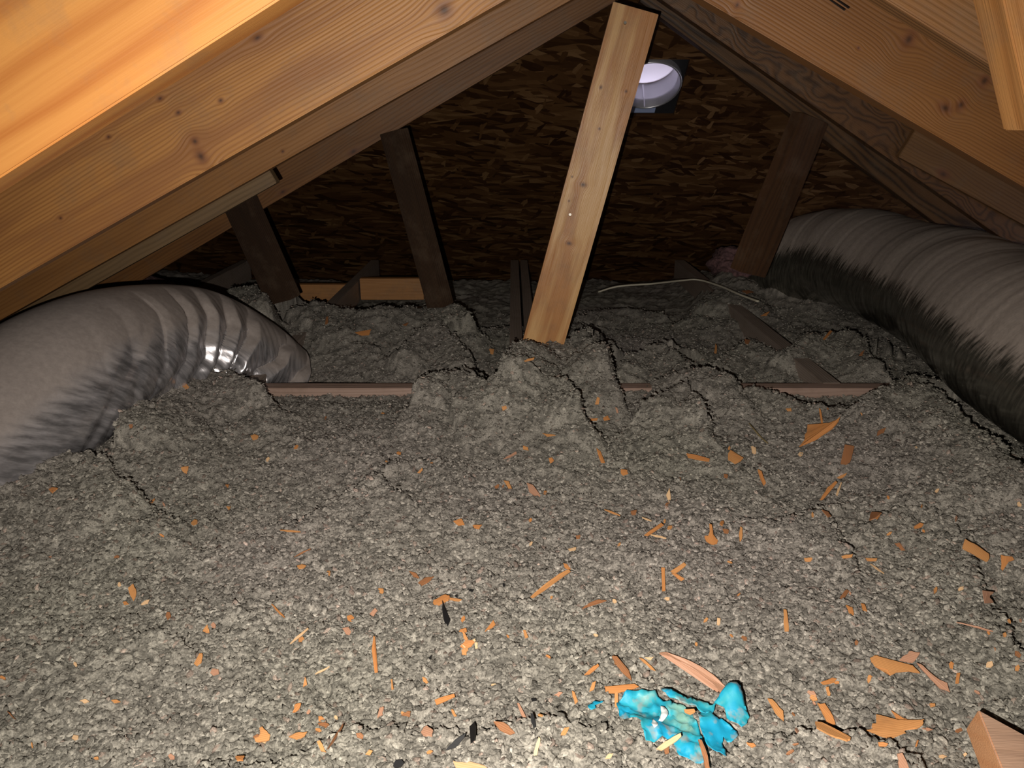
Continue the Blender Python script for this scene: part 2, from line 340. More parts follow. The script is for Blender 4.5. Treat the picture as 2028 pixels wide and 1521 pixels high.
# ---------------------------------------------------------------- roof vent in the square hole
vent = empty('roof_vent'); cy = (hy0+hy1)/2-.014; vc = Vector((.486, cy, zp(cy)))
MV = MO.copy(); MV.translation = vc; vent.matrix_world = MV
tag(vent, 'round metal roof vent with a glowing pale cap in the square hole', 'vent')
M_galv, ntg, bg = newmat('galvanised_metal'); bg.inputs['Base Color'].default_value = (.62, .62, .66, 1); bg.inputs['Metallic'].default_value = .75; bg.inputs['Roughness'].default_value = .34
def lathe(name, prof, mat, parent, n=72):
    vs = []; fs = []
    for k, (r_, z_) in enumerate(prof):
        for i in range(n): a = 2*math.pi*i/n; vs.append((r_*math.cos(a), r_*math.sin(a), z_))
    for k in range(len(prof)-1):
        for i in range(n): fs.append((k*n+i, k*n+(i+1) % n, (k+1)*n+(i+1) % n, (k+1)*n+i))
    return obj(name, mesh(name, vs, fs, True), mat, parent)
VR = .109
lathe('collar', [(VR+.004, .03), (VR+.004, -.004), (VR+.001, -.007), (VR-.003, -.004), (VR-.003, .028), (VR-.007, .032), (VR-.003, .036), (VR-.004, .108), (VR+.004, .108), (VR+.004, .03)], M_galv, vent)
seam = obj('seam', mesh('seam', [(x, -VR+.0035+y, z) for x in (-.002, .002) for y in (0, .002) for z in (-.003, .1)], [(0, 1, 3, 2), (4, 6, 7, 5), (0, 4, 5, 1), (2, 3, 7, 6)]), M_galv, vent)
M_cap, ntc, bc = newmat('vent_cap_plastic'); bc.inputs['Base Color'].default_value = (.80, .76, .88, 1); bc.inputs['Roughness'].default_value = .35
tr = N(ntc, 'ShaderNodeBsdfTranslucent'); tr.inputs[0].default_value = (.93, .88, .97, 1); mx = N(ntc, 'ShaderNodeMixShader', i_0=.8)
L(ntc, bc.outputs[0], mx.inputs[1]); L(ntc, tr.outputs[0], mx.inputs[2]); L(ntc, mx.outputs[0], ntc.nodes['Material Output'].inputs[0])
lathe('cap', [(VR, .104), (VR*.85, .110), (VR*.5, .116), (.0001, .118)], M_cap, vent)
# flashing plate outside with a round opening
fv = []; ff = []; n = 64
for i in range(n):
    a = 2*math.pi*i/n; c_, s_ = math.cos(a), math.sin(a); q = 1/max(abs(c_), abs(s_))
    fv += [(VR*c_, VR*s_, .02), (.24*c_*q, .24*s_*q, .02)]
for i in range(n): j = (i+1) % n; ff.append((2*i, 2*i+1, 2*j+1, 2*j))
obj('flashing', mesh('flashing', fv, ff), plain('dark_flashing', (.03, .03, .035), .5, .2), vent)
lp = obj('flashing_lip', mesh('flashing_lip', [(x, y, z) for x in (-.13, .045) for y in (-.150, -.112) for z in (.010, .016)], [(0, 1, 3, 2), (4, 6, 7, 5), (0, 4, 5, 1), (2, 3, 7, 6), (0, 2, 6, 4), (1, 5, 7, 3)]), plain('daylight_blue_lip', (.42, .52, .80), .4), vent)  # bluish daylight on the flashing, put into this strip's colour
# ---------------------------------------------------------------- insulation relief
LEDGE = [  # sighted crest line, plane height z of the crest, rise, front run, back drop run
 ([(985, 720), (1020, 665), (1060, 643), (1110, 625), (1150, 612), (1180, 622), (1200, 655), (1212, 690)], -.475, .135, .26, .035),
 ([(760, 660), (790, 650), (830, 618), (870, 612), (910, 640), (950, 690)], -.53, .085, .24, .03),
 ([(400, 655), (450, 630), (500, 621), (600, 618), (700, 640), (760, 660), (810, 672)], -.56, .05, .22, .03),
 ([(215, 600), (270, 578), (350, 558), (420, 572), (450, 546), (500, 538), (530, 575)], -.465, .15, .40, .06),
 ([(550, 582), (620, 568), (700, 578), (780, 576), (850, 565), (900, 568), (940, 592)], -.505, .11, .40, .05),
 ([(1215, 692), (1250, 655), (1310, 640), (1360, 665), (1385, 705), (1430, 715), (1480, 735)], -.535, .07, .20, .03),
 ([(1400, 700), (1450, 660), (1490, 640), (1530, 662), (1570, 692)], -.57, .045, .14, .03),
 ([(1545, 668), (1620, 625), (1700, 628), (1760, 690)], -.545, .07, .22, .05),
 ([(1140, 590), (1200, 575), (1290, 578), (1330, 590)], -.60, .05, .3, .05),
 ([(1395, 560), (1430, 520), (1500, 508), (1560, 512), (1620, 540)], -.53, .10, .35, .12),
 ([(810, 775), (850, 740), (890, 723), (930, 742), (970, 765), (1050, 758), (1130, 766), (1165, 815)], -.535, .085, .24, .02),
 ([(1250, 805), (1300, 778), (1345, 753), (1385, 778), (1405, 825)], -.552, .065, .15, .015),
 ([(1435, 795), (1480, 764), (1530, 766), (1600, 790), (1660, 797), (1740, 834), (1760, 850)], -.565, .045, .14, .015),
 ([(1690, 800), (1745, 765), (1790, 732), (1850, 765), (1960, 860), (2100, 980)], -.535, .07, .3, .06),
 ([(-260, 970), (-60, 945), (0, 934), (60, 906), (160, 880), (200, 903), (250, 940), (290, 962)], -.54, .06, .22, .02),
 ([(215, 860), (262, 790), (300, 752), (340, 730), (400, 716), (460, 718), (530, 760)], -.535, .075, .24, .025),
 ([(545, 1042), (600, 1020), (640, 1000), (740, 940), (770, 962), (820, 990)], -.585, .018, .14, .01),
 ([(1500, 1022), (1560, 1025), (1620, 1000), (1660, 1030), (1690, 1090), (1700, 1120)], -.585, .022, .12, .01),
 ([(1720, 1022), (1790, 995), (1830, 1000), (1900, 1030), (1912, 1070), (1930, 1120), (1960, 1190), (2028, 1290), (2120, 1330)], -.58, .03, .14, .012),
 ([(220, 1262), (300, 1250), (385, 1277)], -.59, .013, .08, .006),
 ([(380, 1500), (470, 1513), (600, 1498), (700, 1450), (760, 1432), (850, 1440), (960, 1442), (1050, 1422), (1230, 1430)], -.585, .02, .10, .008),
 ([(1540, 1455), (1650, 1448), (1740, 1462), (1800, 1490), (1860, 1530)], -.58, .024, .1, .008),
]
LW = []
for pts, z, h, Lf, wb in LEDGE:
    P = [onZ(u, v, z) for u, v in pts]
    LW.append((np.array([p.x for p in P]), np.array([p.y for p in P]), h, Lf, wb))
def sm(t): t = np.clip(t, 0, 1); return t*t*(3-2*t)
def height(x, y):
    x = np.asarray(x, float); y = np.asarray(y, float)
    z = -.612-.050*sm((y-1.70)/.10)-.012*sm((y-1.35)/.15)
    z = z-.012*np.exp(-((y-1.68)/.045)**2)-.055*sm((y-2.5)/.15)*(1-sm((x-.7)/.2))
    wx = x+.0065*fbm(x*26, y*26, 3, 3); wy = y+.008*fbm(x*26+5, y*26-3, 8, 3)
    H0 = z; acc = np.zeros_like(z); slit = np.zeros_like(z)
    for X, Y, h, Lf, wb in LW:
        bd = np.full(z.shape, 9.); sg = np.zeros(z.shape); arc = np.zeros(z.shape); en = np.zeros(z.shape, bool); s0_ = 0.
        for k in range(len(X)-1):
            ax_, ay_ = X[k], Y[k]; dx, dy = X[k+1]-ax_, Y[k+1]-ay_; l2 = dx*dx+dy*dy+1e-9
            tr_ = ((wx-ax_)*dx+(wy-ay_)*dy)/l2; t = np.clip(tr_, 0, 1); dk = np.hypot(wx-ax_-t*dx, wy-ay_-t*dy); m = dk < bd; bd = np.where(m, dk, bd); cr = (dx*(wy-ay_)-dy*(wx-ax_))/math.sqrt(l2)/(dk+1e-6); endp = ((k == 0) & (tr_ < 0)) | ((k == len(X)-2) & (tr_ > 1)); cr = np.where(endp, np.clip(cr, -1, 1), np.sign(cr)); sg = np.where(m, cr, sg); en = np.where(m, endp, en); ln_ = math.sqrt(l2); arc = np.where(m, s0_+t*ln_, arc); s0_ += ln_
        env = sm((np.minimum(arc, s0_-arc)+.03+.3*h)/(.07+.5*h)); out = np.where(en, 1., -1.)
        fr = sg < 0; f = sm(1-bd/(wb+(Lf-wb)*(.5-.5*sg)**1.0))
        a = h*f*env
        if Y.min() > 1.66: a = a*sm((y-1.765)/.10)
        acc = np.maximum(acc, a)+.25*np.minimum(acc, a)
        wd = np.clip(.0030+.0045*vn(x*30+X[0]*9, y*30, 12), 0, .008)*np.clip(.5+y*.6, .6, 1.6)
        sl = np.where(~fr & (out < 0), np.exp(-(np.maximum(bd-wd*.5, 0)/(wd*.6+1e-4))**2), 0)*(wd > .0006)
        slit = np.maximum(slit, sl*.024)
    z = H0+acc-slit
    amp = .6+.4*sm((y-.6)/1.2)
    z = z+(1-.75*np.exp(-((y-1.70)/.09)**2))*amp*(.011*fbm(x*5.2, y*5.2, 21, 2)+.007*fbm(x*17, y*17, 33, 3))
    z = z+.05*sm((-x-1.15)/.4)+.03*sm((x-1.3)/.4)
    return z
def micro(x, y):
    wx = x+.003*vn(x*190, y*190, 50); wy = y+.003*vn(x*190+9, y*190, 51)
    d1, i1 = voro(wx*112, wy*112, 60); d2, i2 = voro(wx*230, wy*230, 70)
    m = .0055*(1-np.clip(d1*1.25, 0, 1)**2)*(.4+.9*i1)+.0016*(1-d2)+.0045*fbm(x*60, y*60, 80, 2)
    return m, i1, i2
def hit(u, v, lift=0.):
    r = ray(u, v); t = np.linspace(.3, 4.5, 1400); z = height(r.x*t, r.y*t)+lift+.004
    k = np.argmax(r.z*t < z); t0 = t[k]; return r*float(t0)
def micro_color(x, y, i1, i2):
    g = .5+.5*fbm(x*9, y*9, 90, 2)*.6; hue = .5+.5*fbm(x*3.1+4, y*3.1, 95, 2)
    L0 = .25*(.70+.50*i1+.22*i2)*(.88+.20*g)
    a = np.stack([L0*(1.02+.05*hue), L0*(.965+.0*hue), L0*(.815+.05*hue), np.ones_like(L0)], -1)
    return a
def terrain(xg, yg, name, det=True):
    z = height(xg, yg)
    if det:
        m, i1, i2 = micro(xg, yg); z = z+m
        col = micro_color(xg, yg, i1, i2)*np.stack([(.62+110*np.clip(m, 0, .004))]*3+[np.ones_like(m)], -1)  # crevice shade put into vertex colour: low spots between nodules darkened
        col = np.clip(col, 0, 1)
    else: col = micro_color(xg, yg, .5+0*xg, .5+0*xg)
    R, K = xg.shape; V = np.stack([xg, yg, z], -1).reshape(-1, 3)
    idx = np.arange(R*K).reshape(R, K)
    Q = np.stack([idx[:-1, :-1], idx[:-1, 1:], idx[1:, 1:], idx[1:, :-1]], -1).reshape(-1, 4)
    me = npmesh(name, V, Q, 4)
    ca = me.color_attributes.new('Col', 'FLOAT_COLOR', 'POINT'); ca.data.foreach_set('color', col.reshape(-1).astype(np.float32))
    return me
M_ins, nti, bi = newmat('blown_insulation')
at = N(nti, 'ShaderNodeAttribute', attribute_name='Col'); tci = N(nti, 'ShaderNodeTexCoord')
nf = N(nti, 'ShaderNodeTexNoise', i_Scale=420., i_Detail=3.); L(nti, tci.outputs['Object'], nf.inputs['Vector'])
cmul = ramp(nti, nf.outputs[0], [(.3, (.55, .55, .55)), (.7, (1.35, 1.35, 1.35))])
L(nti, mix(nti, 1., at.outputs['Color'], cmul, 'MULTIPLY'), bi.inputs['Base Color']); bi.inputs['Roughness'].default_value = .95; bi.inputs['Specular IOR Level'].default_value = .15
bpi = N(nti, 'ShaderNodeBump', i_Strength=.7, i_Distance=.0015); L(nti, nf.outputs[0], bpi.inputs['Height']); L(nti, bpi.outputs[0], bi.inputs['Normal'])
NR, NCc = 730, 710
yy = .36*np.exp(np.linspace(0, math.log(3.62/.36), NR)); tt = np.linspace(-1.12, 1.12, NCc)
xg = (yy[:, None]+.12)*tt[None, :]; xg = np.clip(xg, -1.75, 1.95); yg = np.repeat(yy[:, None], NCc, 1)
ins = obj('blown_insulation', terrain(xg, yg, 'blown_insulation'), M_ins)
tag(ins, 'loose grey blown insulation lying in mounds over the attic floor', 'insulation', None, 'stuff')
# coarse apron to the sides and behind the camera
ax, ay = np.meshgrid(np.linspace(-1.75, 1.95, 120), np.linspace(-1.35, 3.7, 150))
def inside(x, y): return (y > .40) & (np.abs(x) < (y+.12)*1.10)
zz = height(ax, ay)-np.where(inside(ax, ay), .03, 0)
V = np.stack([ax, ay, zz], -1).reshape(-1, 3); idx = np.arange(ax.size).reshape(ax.shape)
Q = np.stack([idx[:-1, :-1], idx[:-1, 1:], idx[1:, 1:], idx[1:, :-1]], -1).reshape(-1, 4)
ap = npmesh('insulation_bed', V, Q, 4); ca = ap.color_attributes.new('Col', 'FLOAT_COLOR', 'POINT'); ca.data.foreach_set('color', np.tile(np.array([.21, .20, .17, 1], np.float32), len(V)))
tag(obj('insulation_bed', ap, M_ins, ins), kind='stuff')
# nodules and curled tufts
def tufts(n, y0, y1, seed, s0, s1, lin):
    r = np.random.default_rng(seed); y = y0+(y1-y0)*r.random(n)**1.15 if lin else y0*np.exp(r.random(n)*math.log(y1/y0)); x = (y+.05)*(r.random(n)*2-1)*.95
    k = (x > -1.6) & (x < 1.8); x = x[k]; y = y[k]; n = len(x)
    m, i1, i2 = micro(x, y); z = height(x, y)+m
    a = r.random(n)*2*math.pi; L1 = (s0+(s1-s0)*r.random(n)**1.5); L2 = L1*(.35+.35*r.random(n)); L3 = L1*(.25+.25*r.random(n))
    pit = (r.random(n)-.5)*1.3; bend = (r.random(n)-.2)*.9
    # 8 vertices: two tips, ring of 3 at each third  -> curled lozenge
    ca_, sa = np.cos(a), np.sin(a); cp, sp_ = np.cos(pit), np.sin(pit)
    loc = [(-1, 0, 0), (-.35, 1, -.2), (-.35, -1, -.2), (-.35, 0, 1), (.4, .9, -.2), (.4, -.9, -.2), (.4, 0, .9), (1, 0, 0)]
    P = []
    for (lx, ly, lz) in loc:
        px = lx*L1; py = ly*L2+bend*L1*(1-lx*lx); pz = lz*L3
        qx = px*cp-pz*sp_; qz = px*sp_+pz*cp
        P.append(np.stack([x+qx*ca_-py*sa, y+qx*sa+py*ca_, z+qz+.0012], -1))
    V = np.stack(P, 1).reshape(-1, 3)
    T = np.array([(0, 2, 1), (0, 1, 3), (0, 3, 2), (1, 4, 6), (1, 6, 3), (3, 6, 5), (3, 5, 2), (7, 6, 4), (7, 5, 6)])
    Fc = (np.arange(n)[:, None, None]*8+T[None]).reshape(-1, 3)
    col = micro_color(x, y, r.random(n), r.random(n)); w = r.random(n)
    col[:, :3] *= (.60+.95*w**1.3)[:, None]
    pk = r.random(n) < .05; col[pk, :3] *= np.array([1.15, .98, .95])
    return V, Fc, np.repeat(col, 8, 0)
V, Fc, cl = tufts(88000, .42, 3.0, 5, .0026, .0068, False)
V2, F2, c2_ = tufts(98000, .75, 2.75, 6, .0030, .0072, True)
V = np.concatenate([V, V2]); Fc = np.concatenate([Fc, F2+len(cl)]); cl = np.concatenate([cl, c2_])
me = npmesh('insulation_tufts', V, Fc, 3); ca = me.color_attributes.new('Col', 'FLOAT_COLOR', 'POINT'); ca.data.foreach_set('color', cl.reshape(-1).astype(np.float32))
tag(obj('insulation_tufts', me, M_ins, ins), kind='stuff')
# pink batt behind the cable
def lump(name, cen, rad, mat, label, cat, seed, amp=.25):
    bm = bmesh.new(); bmesh.ops.create_icosphere(bm, subdivisions=5, radius=1)
    cs = np.array([v.co[:] for v in bm.verts]); d = 1+amp*fbm(cs[:, 0]*2+seed, cs[:, 1]*2+cs[:, 2]*2.3, seed, 4)+.05*fbm(cs[:, 0]*14+seed, cs[:, 1]*14+cs[:, 2]*13, seed, 2)
    for v, k in zip(bm.verts, d): v.co = Vector((v.co.x*rad[0], v.co.y*rad[1], v.co.z*rad[2]))*float(k)
    me = bpy.data.meshes.new(name); bm.to_mesh(me); bm.free(); me.polygons.foreach_set('use_smooth', [True]*len(me.polygons))
    o = obj(name, me, mat); o.location = cen; tag(o, label, cat); return o
M_pink, ntp, bp_ = newmat('pink_fibre'); npk = N(ntp, 'ShaderNodeTexNoise', i_Scale=60., i_Detail=5.); tcp = N(ntp, 'ShaderNodeTexCoord'); L(ntp, tcp.outputs['Object'], npk.inputs['Vector'])
L(ntp, ramp(ntp, npk.outputs[0], [(.3, (.10, .055, .06)), (.7, (.24, .13, .13))]), bp_.inputs['Base Color']); bp_.inputs['Roughness'].default_value = .95
bpp = N(ntp, 'ShaderNodeBump', i_Strength=.8, i_Distance=.01); L(ntp, npk.outputs[0], bpp.inputs['Height']); L(ntp, bpp.outputs[0], bp_.inputs['Normal'])
lump('fibreglass_batt', (.93, 3.08, -.545), (.11, .12, .07), M_pink, 'dusty pink insulation tuft beyond the right joist and cable', 'insulation', 3)
lump('fibreglass_batt', (-1.33, 2.45, -.56), (.18, .16, .08), M_pink, 'dim pinkish insulation clump under the far left rafters', 'insulation', 6)
# ---------------------------------------------------------------- ducts
def catmull(P, n):
    P = [Vector(p) for p in P]; P = [P[0]*2-P[1]]+P+[P[-1]*2-P[-2]]; out = []
    seg = len(P)-3
    for k in range(n+1):
        t = k/n*seg; i = min(int(t), seg-1); t -= i; a, b, c, d = P[i:i+4]
        out.append(.5*((2*b)+(c-a)*t+(2*a-5*b+4*c-d)*t*t+(3*b-a-3*c+d)*t**3))
    return out
def duct(name, P, R, mat, disp, n=340, m=140):
    pts = catmull(P, n); vs = []; ang = []; s = 0
    uvs = []
    for k, p in enumerate(pts):
        T = (pts[min(k+1, n)]-pts[max(k-1, 0)]).normalized(); sd = T.cross(Vector((0, 0, 1))).normalized(); up = sd.cross(T)
        if k: s += (p-pts[k-1]).length
        r0 = R(s) if callable(R) else R
        for j in range(m):
            a = 2*math.pi*j/m; r_ = r0+disp(s, a); vs.append(p+(sd*math.cos(a)+up*math.sin(a))*r_); uvs.append((s, a))
    fs = [(k*m+j, k*m+(j+1) % m, (k+1)*m+(j+1) % m, (k+1)*m+j) for k in range(n) for j in range(m)]
    fs += [tuple(range(m))[::-1], tuple(range(n*m, n*m+m))]
    me = mesh(name, vs, fs, True); o = obj(name, me, mat)
    at = me.attributes.new('sa', 'FLOAT_VECTOR', 'POINT')
    at.data.foreach_set('vector', np.array([(s_, math.sin(a), math.cos(a)) for s_, a in uvs], np.float32).ravel())
    return o
def duct_mat(name, dust, film, lo, hi, rough=.16, edge=.35, fs=150.):
    """clear-coated dark film with dust settled where the surface faces up; streaks run round the tube"""
    m, nt, b = newmat(name); A = N(nt, 'ShaderNodeAttribute', attribute_name='sa'); sp = N(nt, 'ShaderNodeSeparateXYZ'); L(nt, A.outputs['Vector'], sp.inputs[0])
    sk = math_n(nt, 'ADD', sp.outputs[0], math_n(nt, 'MULTIPLY', sp.outputs[1], .12))
    cv = N(nt, 'ShaderNodeCombineXYZ'); L(nt, math_n(nt, 'MULTIPLY', sk, fs), cv.inputs[0]); L(nt, math_n(nt, 'MULTIPLY', sp.outputs[1], 3.), cv.inputs[1]); L(nt, math_n(nt, 'MULTIPLY', sp.outputs[2], 3.), cv.inputs[2])
    n1 = N(nt, 'ShaderNodeTexNoise', i_Scale=1., i_Detail=4., i_Roughness=.6); L(nt, cv.outputs[0], n1.inputs['Vector'])
    tc = N(nt, 'ShaderNodeTexCoord'); n2 = N(nt, 'ShaderNodeTexNoise', i_Scale=7., i_Detail=3.); L(nt, tc.outputs['Object'], n2.inputs['Vector'])
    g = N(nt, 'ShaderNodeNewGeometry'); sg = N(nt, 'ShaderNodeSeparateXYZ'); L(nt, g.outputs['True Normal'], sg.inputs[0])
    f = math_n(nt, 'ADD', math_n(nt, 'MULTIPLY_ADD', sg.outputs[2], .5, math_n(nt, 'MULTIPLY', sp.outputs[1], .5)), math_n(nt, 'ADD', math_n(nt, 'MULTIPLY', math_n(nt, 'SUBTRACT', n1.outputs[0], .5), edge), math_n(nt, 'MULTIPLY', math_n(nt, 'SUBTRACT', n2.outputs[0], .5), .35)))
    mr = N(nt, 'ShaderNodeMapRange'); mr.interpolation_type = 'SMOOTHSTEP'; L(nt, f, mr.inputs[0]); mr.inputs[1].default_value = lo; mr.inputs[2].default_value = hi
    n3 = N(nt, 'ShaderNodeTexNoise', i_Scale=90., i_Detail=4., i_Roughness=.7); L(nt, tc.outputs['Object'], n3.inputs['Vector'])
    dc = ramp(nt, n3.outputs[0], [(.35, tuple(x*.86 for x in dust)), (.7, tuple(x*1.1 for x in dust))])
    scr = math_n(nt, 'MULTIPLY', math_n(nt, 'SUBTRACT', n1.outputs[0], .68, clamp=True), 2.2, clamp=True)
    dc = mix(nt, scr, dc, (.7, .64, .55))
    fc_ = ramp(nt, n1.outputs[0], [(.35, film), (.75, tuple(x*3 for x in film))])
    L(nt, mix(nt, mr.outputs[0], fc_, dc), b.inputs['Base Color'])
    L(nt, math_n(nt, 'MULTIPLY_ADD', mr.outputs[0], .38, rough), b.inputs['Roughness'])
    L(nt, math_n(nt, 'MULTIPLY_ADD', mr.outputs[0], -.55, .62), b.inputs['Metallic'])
    bp = N(nt, 'ShaderNodeBump', i_Strength=.18, i_Distance=.002); L(nt, n1.outputs[0], bp.inputs['Height']); L(nt, bp.outputs[0], b.inputs['Normal'])
    return m
def dispR(s, a):
    return .004*math.sin(s*9+a)+.0012*vn1(s*60+math.sin(a)*1.5)+.003*vn1(s*9+9+math.cos(a)*1.2)
_t = [random.random()*2-1 for _ in range(4096)]
def vn1(x):
    i = math.floor(x); f = x-i; f = f*f*(3-2*f); return _t[i % 4096]*(1-f)+_t[(i+1) % 4096]*f
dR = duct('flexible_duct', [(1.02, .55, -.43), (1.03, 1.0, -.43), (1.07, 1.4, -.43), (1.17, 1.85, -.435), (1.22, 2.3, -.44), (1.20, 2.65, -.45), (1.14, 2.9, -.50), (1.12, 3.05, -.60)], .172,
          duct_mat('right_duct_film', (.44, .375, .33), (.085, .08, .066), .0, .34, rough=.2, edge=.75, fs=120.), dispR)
tag(dR, 'large grey flexible duct with a black lower side receding along the right', 'duct')
def dispL(s, a):
    # inner side of the bend gathers into sharp pleats
    c0 = math.cos(a-math.radians(-12)); w = max(0, (c0-.05)/.95)**.8; e = math.exp(-((s-1.44)/.32)**2)
    ph = (s-.05*math.sin(a)+.022*vn1(s*9)+.010*vn1(math.sin(a)*4+s*3))/.088; i = int(math.floor(ph)); fr = ph-i
    sh = (fr/.28 if fr < .28 else (1-fr)/.72)
    d = -.036*w*e*(.55+.6*abs(_t[i % 4096]))*(1-sh)**1.3
    ph2 = (s+.10*math.sin(a))/.031; k2 = abs(ph2-math.floor(ph2)-.5)*2; d += -.0015*w*e*(1-k2)
    w2 = max(0, math.cos(a+.5))*math.exp(-((s-.95)/.35)**2)
    d += -.012*w2*max(0, vn1(s*14-math.sin(a)*3.0))**1.5+.004*vn1(s*5+math.cos(a))
    return d
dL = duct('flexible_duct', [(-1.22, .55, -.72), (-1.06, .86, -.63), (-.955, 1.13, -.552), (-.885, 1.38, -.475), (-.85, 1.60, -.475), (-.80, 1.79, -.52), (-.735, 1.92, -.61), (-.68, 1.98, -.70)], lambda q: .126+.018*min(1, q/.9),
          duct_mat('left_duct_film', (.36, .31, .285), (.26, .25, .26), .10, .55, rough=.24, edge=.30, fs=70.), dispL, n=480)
tag(dL, 'crumpled grey silver duct bending down into the insulation on the left', 'duct')
# ---------------------------------------------------------------- white cable
def strip(name, P, w, t, mat, label, cat, n=60):
    pts = catmull(P, n); vs = []; K = 8
    for k, p in enumerate(pts):
        T = (pts[min(k+1, n)]-pts[max(k-1, 0)]).normalized(); sd = T.cross(Vector((0, 0, 1))).normalized(); up = sd.cross(T)
        for j in range(K): a = 2*math.pi*j/K; vs.append(p+sd*math.cos(a)*w/2+up*math.sin(a)*t/2)
    fs = [(k*K+j, k*K+(j+1) % K, (k+1)*K+(j+1) % K, (k+1)*K+j) for k in range(n) for j in range(K)]+[tuple(range(K))[::-1], tuple(range(n*K, n*K+K))]
    o = obj(name, mesh(name, vs, fs, True), mat); tag(o, label, cat); return o
cz = lambda u, v, z: onZ(u, v, z)
strip('electric_cable', [cz(1185, 578, -.60), cz(1225, 567, -.575), cz(1290, 562, -.57), cz(1345, 556, -.575), cz(1382, 554, -.575), cz(1425, 566, -.572), cz(1465, 583, -.57), cz(1502, 597, -.57)], .012, .007,
      plain('cable_jacket', (.62, .58, .46), .4), 'white flat cable lying over the right receding joist', 'cable')
# ---------------------------------------------------------------- offcut block bottom right
M_blk = wood('block_side', (.66, .42, .29), (.52, .31, .20), seed=40, period=.02, streak=.3)
M_end = wood('block_edge', (.95, .50, .25), (.85, .38, .16), seed=41, period=.03)
zb = -.545
c0 = onZ(1937, 1405, zb); c1 = onZ(2112, 1500, zb-.002); c2 = onZ(2008, 1521+60, zb+.01); c3 = c1+(c2-c0)
dwn = (onZ(1917, 1425, zb-.03)-c0)
vs = [c0, c1, c3, c2]; vs += [p+dwn+Vector((0, 0, -.012)) for p in vs]
bm = bmesh.new(); bv = [bm.verts.new(v) for v in vs]
for f in ((0, 1, 2, 3), (7, 6, 5, 4), (0, 4, 5, 1), (1, 5, 6, 2), (2, 6, 7, 3), (3, 7, 4, 0)): bm.faces.new([bv[i] for i in f])
bmesh.ops.recalc_face_normals(bm, faces=bm.faces); bmesh.ops.bevel(bm, geom=bm.edges[:], offset=.0012, segments=2, affect='EDGES')
me = bpy.data.meshes.new('wood_block'); bm.to_mesh(me); bm.free()
bk = obj('wood_block', me, M_blk); bk.data.materials.append(M_end)
side_n = (c2-c0).cross(dwn).normalized()
for p in bk.data.polygons:
    if abs(p.normal.dot(side_n)) > .9: p.material_index = 1
tag(bk, 'sawn lumber offcut poking in at the bottom right corner', 'block')
y0 = c0+(c2-c0)*.52+dwn*1.25; y1 = c0+(c2-c0)*.98+dwn*1.35
yl = board('yellow_strip', y0, y1, .006, .004, plain('yellow_plastic', (.78, .66, .05), .4), side=(0, 0, -1)); tag(yl, 'thin bright yellow sliver along the lumber offcut', 'strip')
# ---------------------------------------------------------------- turquoise torn glove
def sheet(name, poly, mat, parent, hf, base, step=.0036, th=.0005):
    """poly: outline (world xy); hf(x,y) height over `base`; triangulated inside its outline, given thickness"""
    pl = [Vector((p.x, p.y)) for p in poly]; dense = []
    for i in range(len(pl)):
        a, b = pl[i], pl[(i+1) % len(pl)]; k = max(1, int((b-a).length/step))
        for j in range(k):
            q = a.lerp(b, j/k); dense.append(q+Vector((random.uniform(-1, 1), random.uniform(-1, 1)))*.0006*(j > 0))
    nb = len(dense); x0 = min(p.x for p in pl); x1 = max(p.x for p in pl); y0_ = min(p.y for p in pl); y1_ = max(p.y for p in pl)
    def ins_(x, y):
        c = False; j = nb-1
        for i in range(nb):
            a, b = dense[i], dense[j]
            if (a.y > y) != (b.y > y) and x < (b.x-a.x)*(y-a.y)/(b.y-a.y)+a.x: c = not c
            j = i
        return c
    extra = []; x = x0
    while x < x1:
        y = y0_
        while y < y1_:
            q = Vector((x+random.uniform(-.3, .3)*step, y+random.uniform(-.3, .3)*step))
            if ins_(q.x, q.y): extra.append(q)
            y += step
        x += step
    r = delaunay_2d_cdt(dense+extra, [(i, (i+1) % nb) for i in range(nb)], [], 1, 1e-7)
    vs, _, fs = r[0], r[1], r[2]
    X = np.array([v.x for v in vs]); Y = np.array([v.y for v in vs]); Z = base+hf(X, Y)
    me = mesh(name, np.stack([X, Y, Z], -1), [tuple(f) for f in fs], True)
    o = obj(name, me, mat, parent); md = o.modifiers.new('thickness', 'SOLIDIFY'); md.thickness = th; return o
M_teal, ntt, btl = newmat('turquoise_rubber'); tct = N(ntt, 'ShaderNodeTexCoord')
nt1 = N(ntt, 'ShaderNodeTexNoise', i_Scale=26., i_Detail=3.); L(ntt, tct.outputs['Object'], nt1.inputs['Vector'])
nt2 = N(ntt, 'ShaderNodeTexNoise', i_Scale=60., i_Detail=4.); mpt = N(ntt, 'ShaderNodeMapping'); mpt.inputs['Location'].default_value = (3, 1, 2); L(ntt, tct.outputs['Object'], mpt.inputs['Vector']); L(ntt, mpt.outputs[0], nt2.inputs['Vector'])
ct = ramp(ntt, nt1.outputs[0], [(.30, (.20, .42, .36)), (.42, (.03, .40, .50)), (.55, (.012, .36, .58)), (1, (.01, .34, .62))])
ct = mix(ntt, ramp(ntt, nt2.outputs[0], [(.56, (0, 0, 0)), (.68, (1, 1, 1))]), ct, (.27, .36, .36))
L(ntt, ct, btl.inputs['Base Color']); btl.inputs['Roughness'].default_value = .5
bt_ = N(ntt, 'ShaderNodeBump', i_Strength=.4, i_Distance=.002); L(ntt, nt2.outputs[0], bt_.inputs['Height']); L(ntt, bt_.outputs[0], btl.inputs['Normal'])
def G(x, y): return (1150+x/5.48, 1330+y/5.48)
gc = hit(1330, 1450); gz = gc.z+.006
glove = empty('torn_glove', (0, 0, 0)); tag(glove, 'crumpled torn turquoise rubber glove lying near the bottom edge', 'glove')
def gp(pts, dz=0): return [onZ(*G(*p), gz+dz) for p in pts]
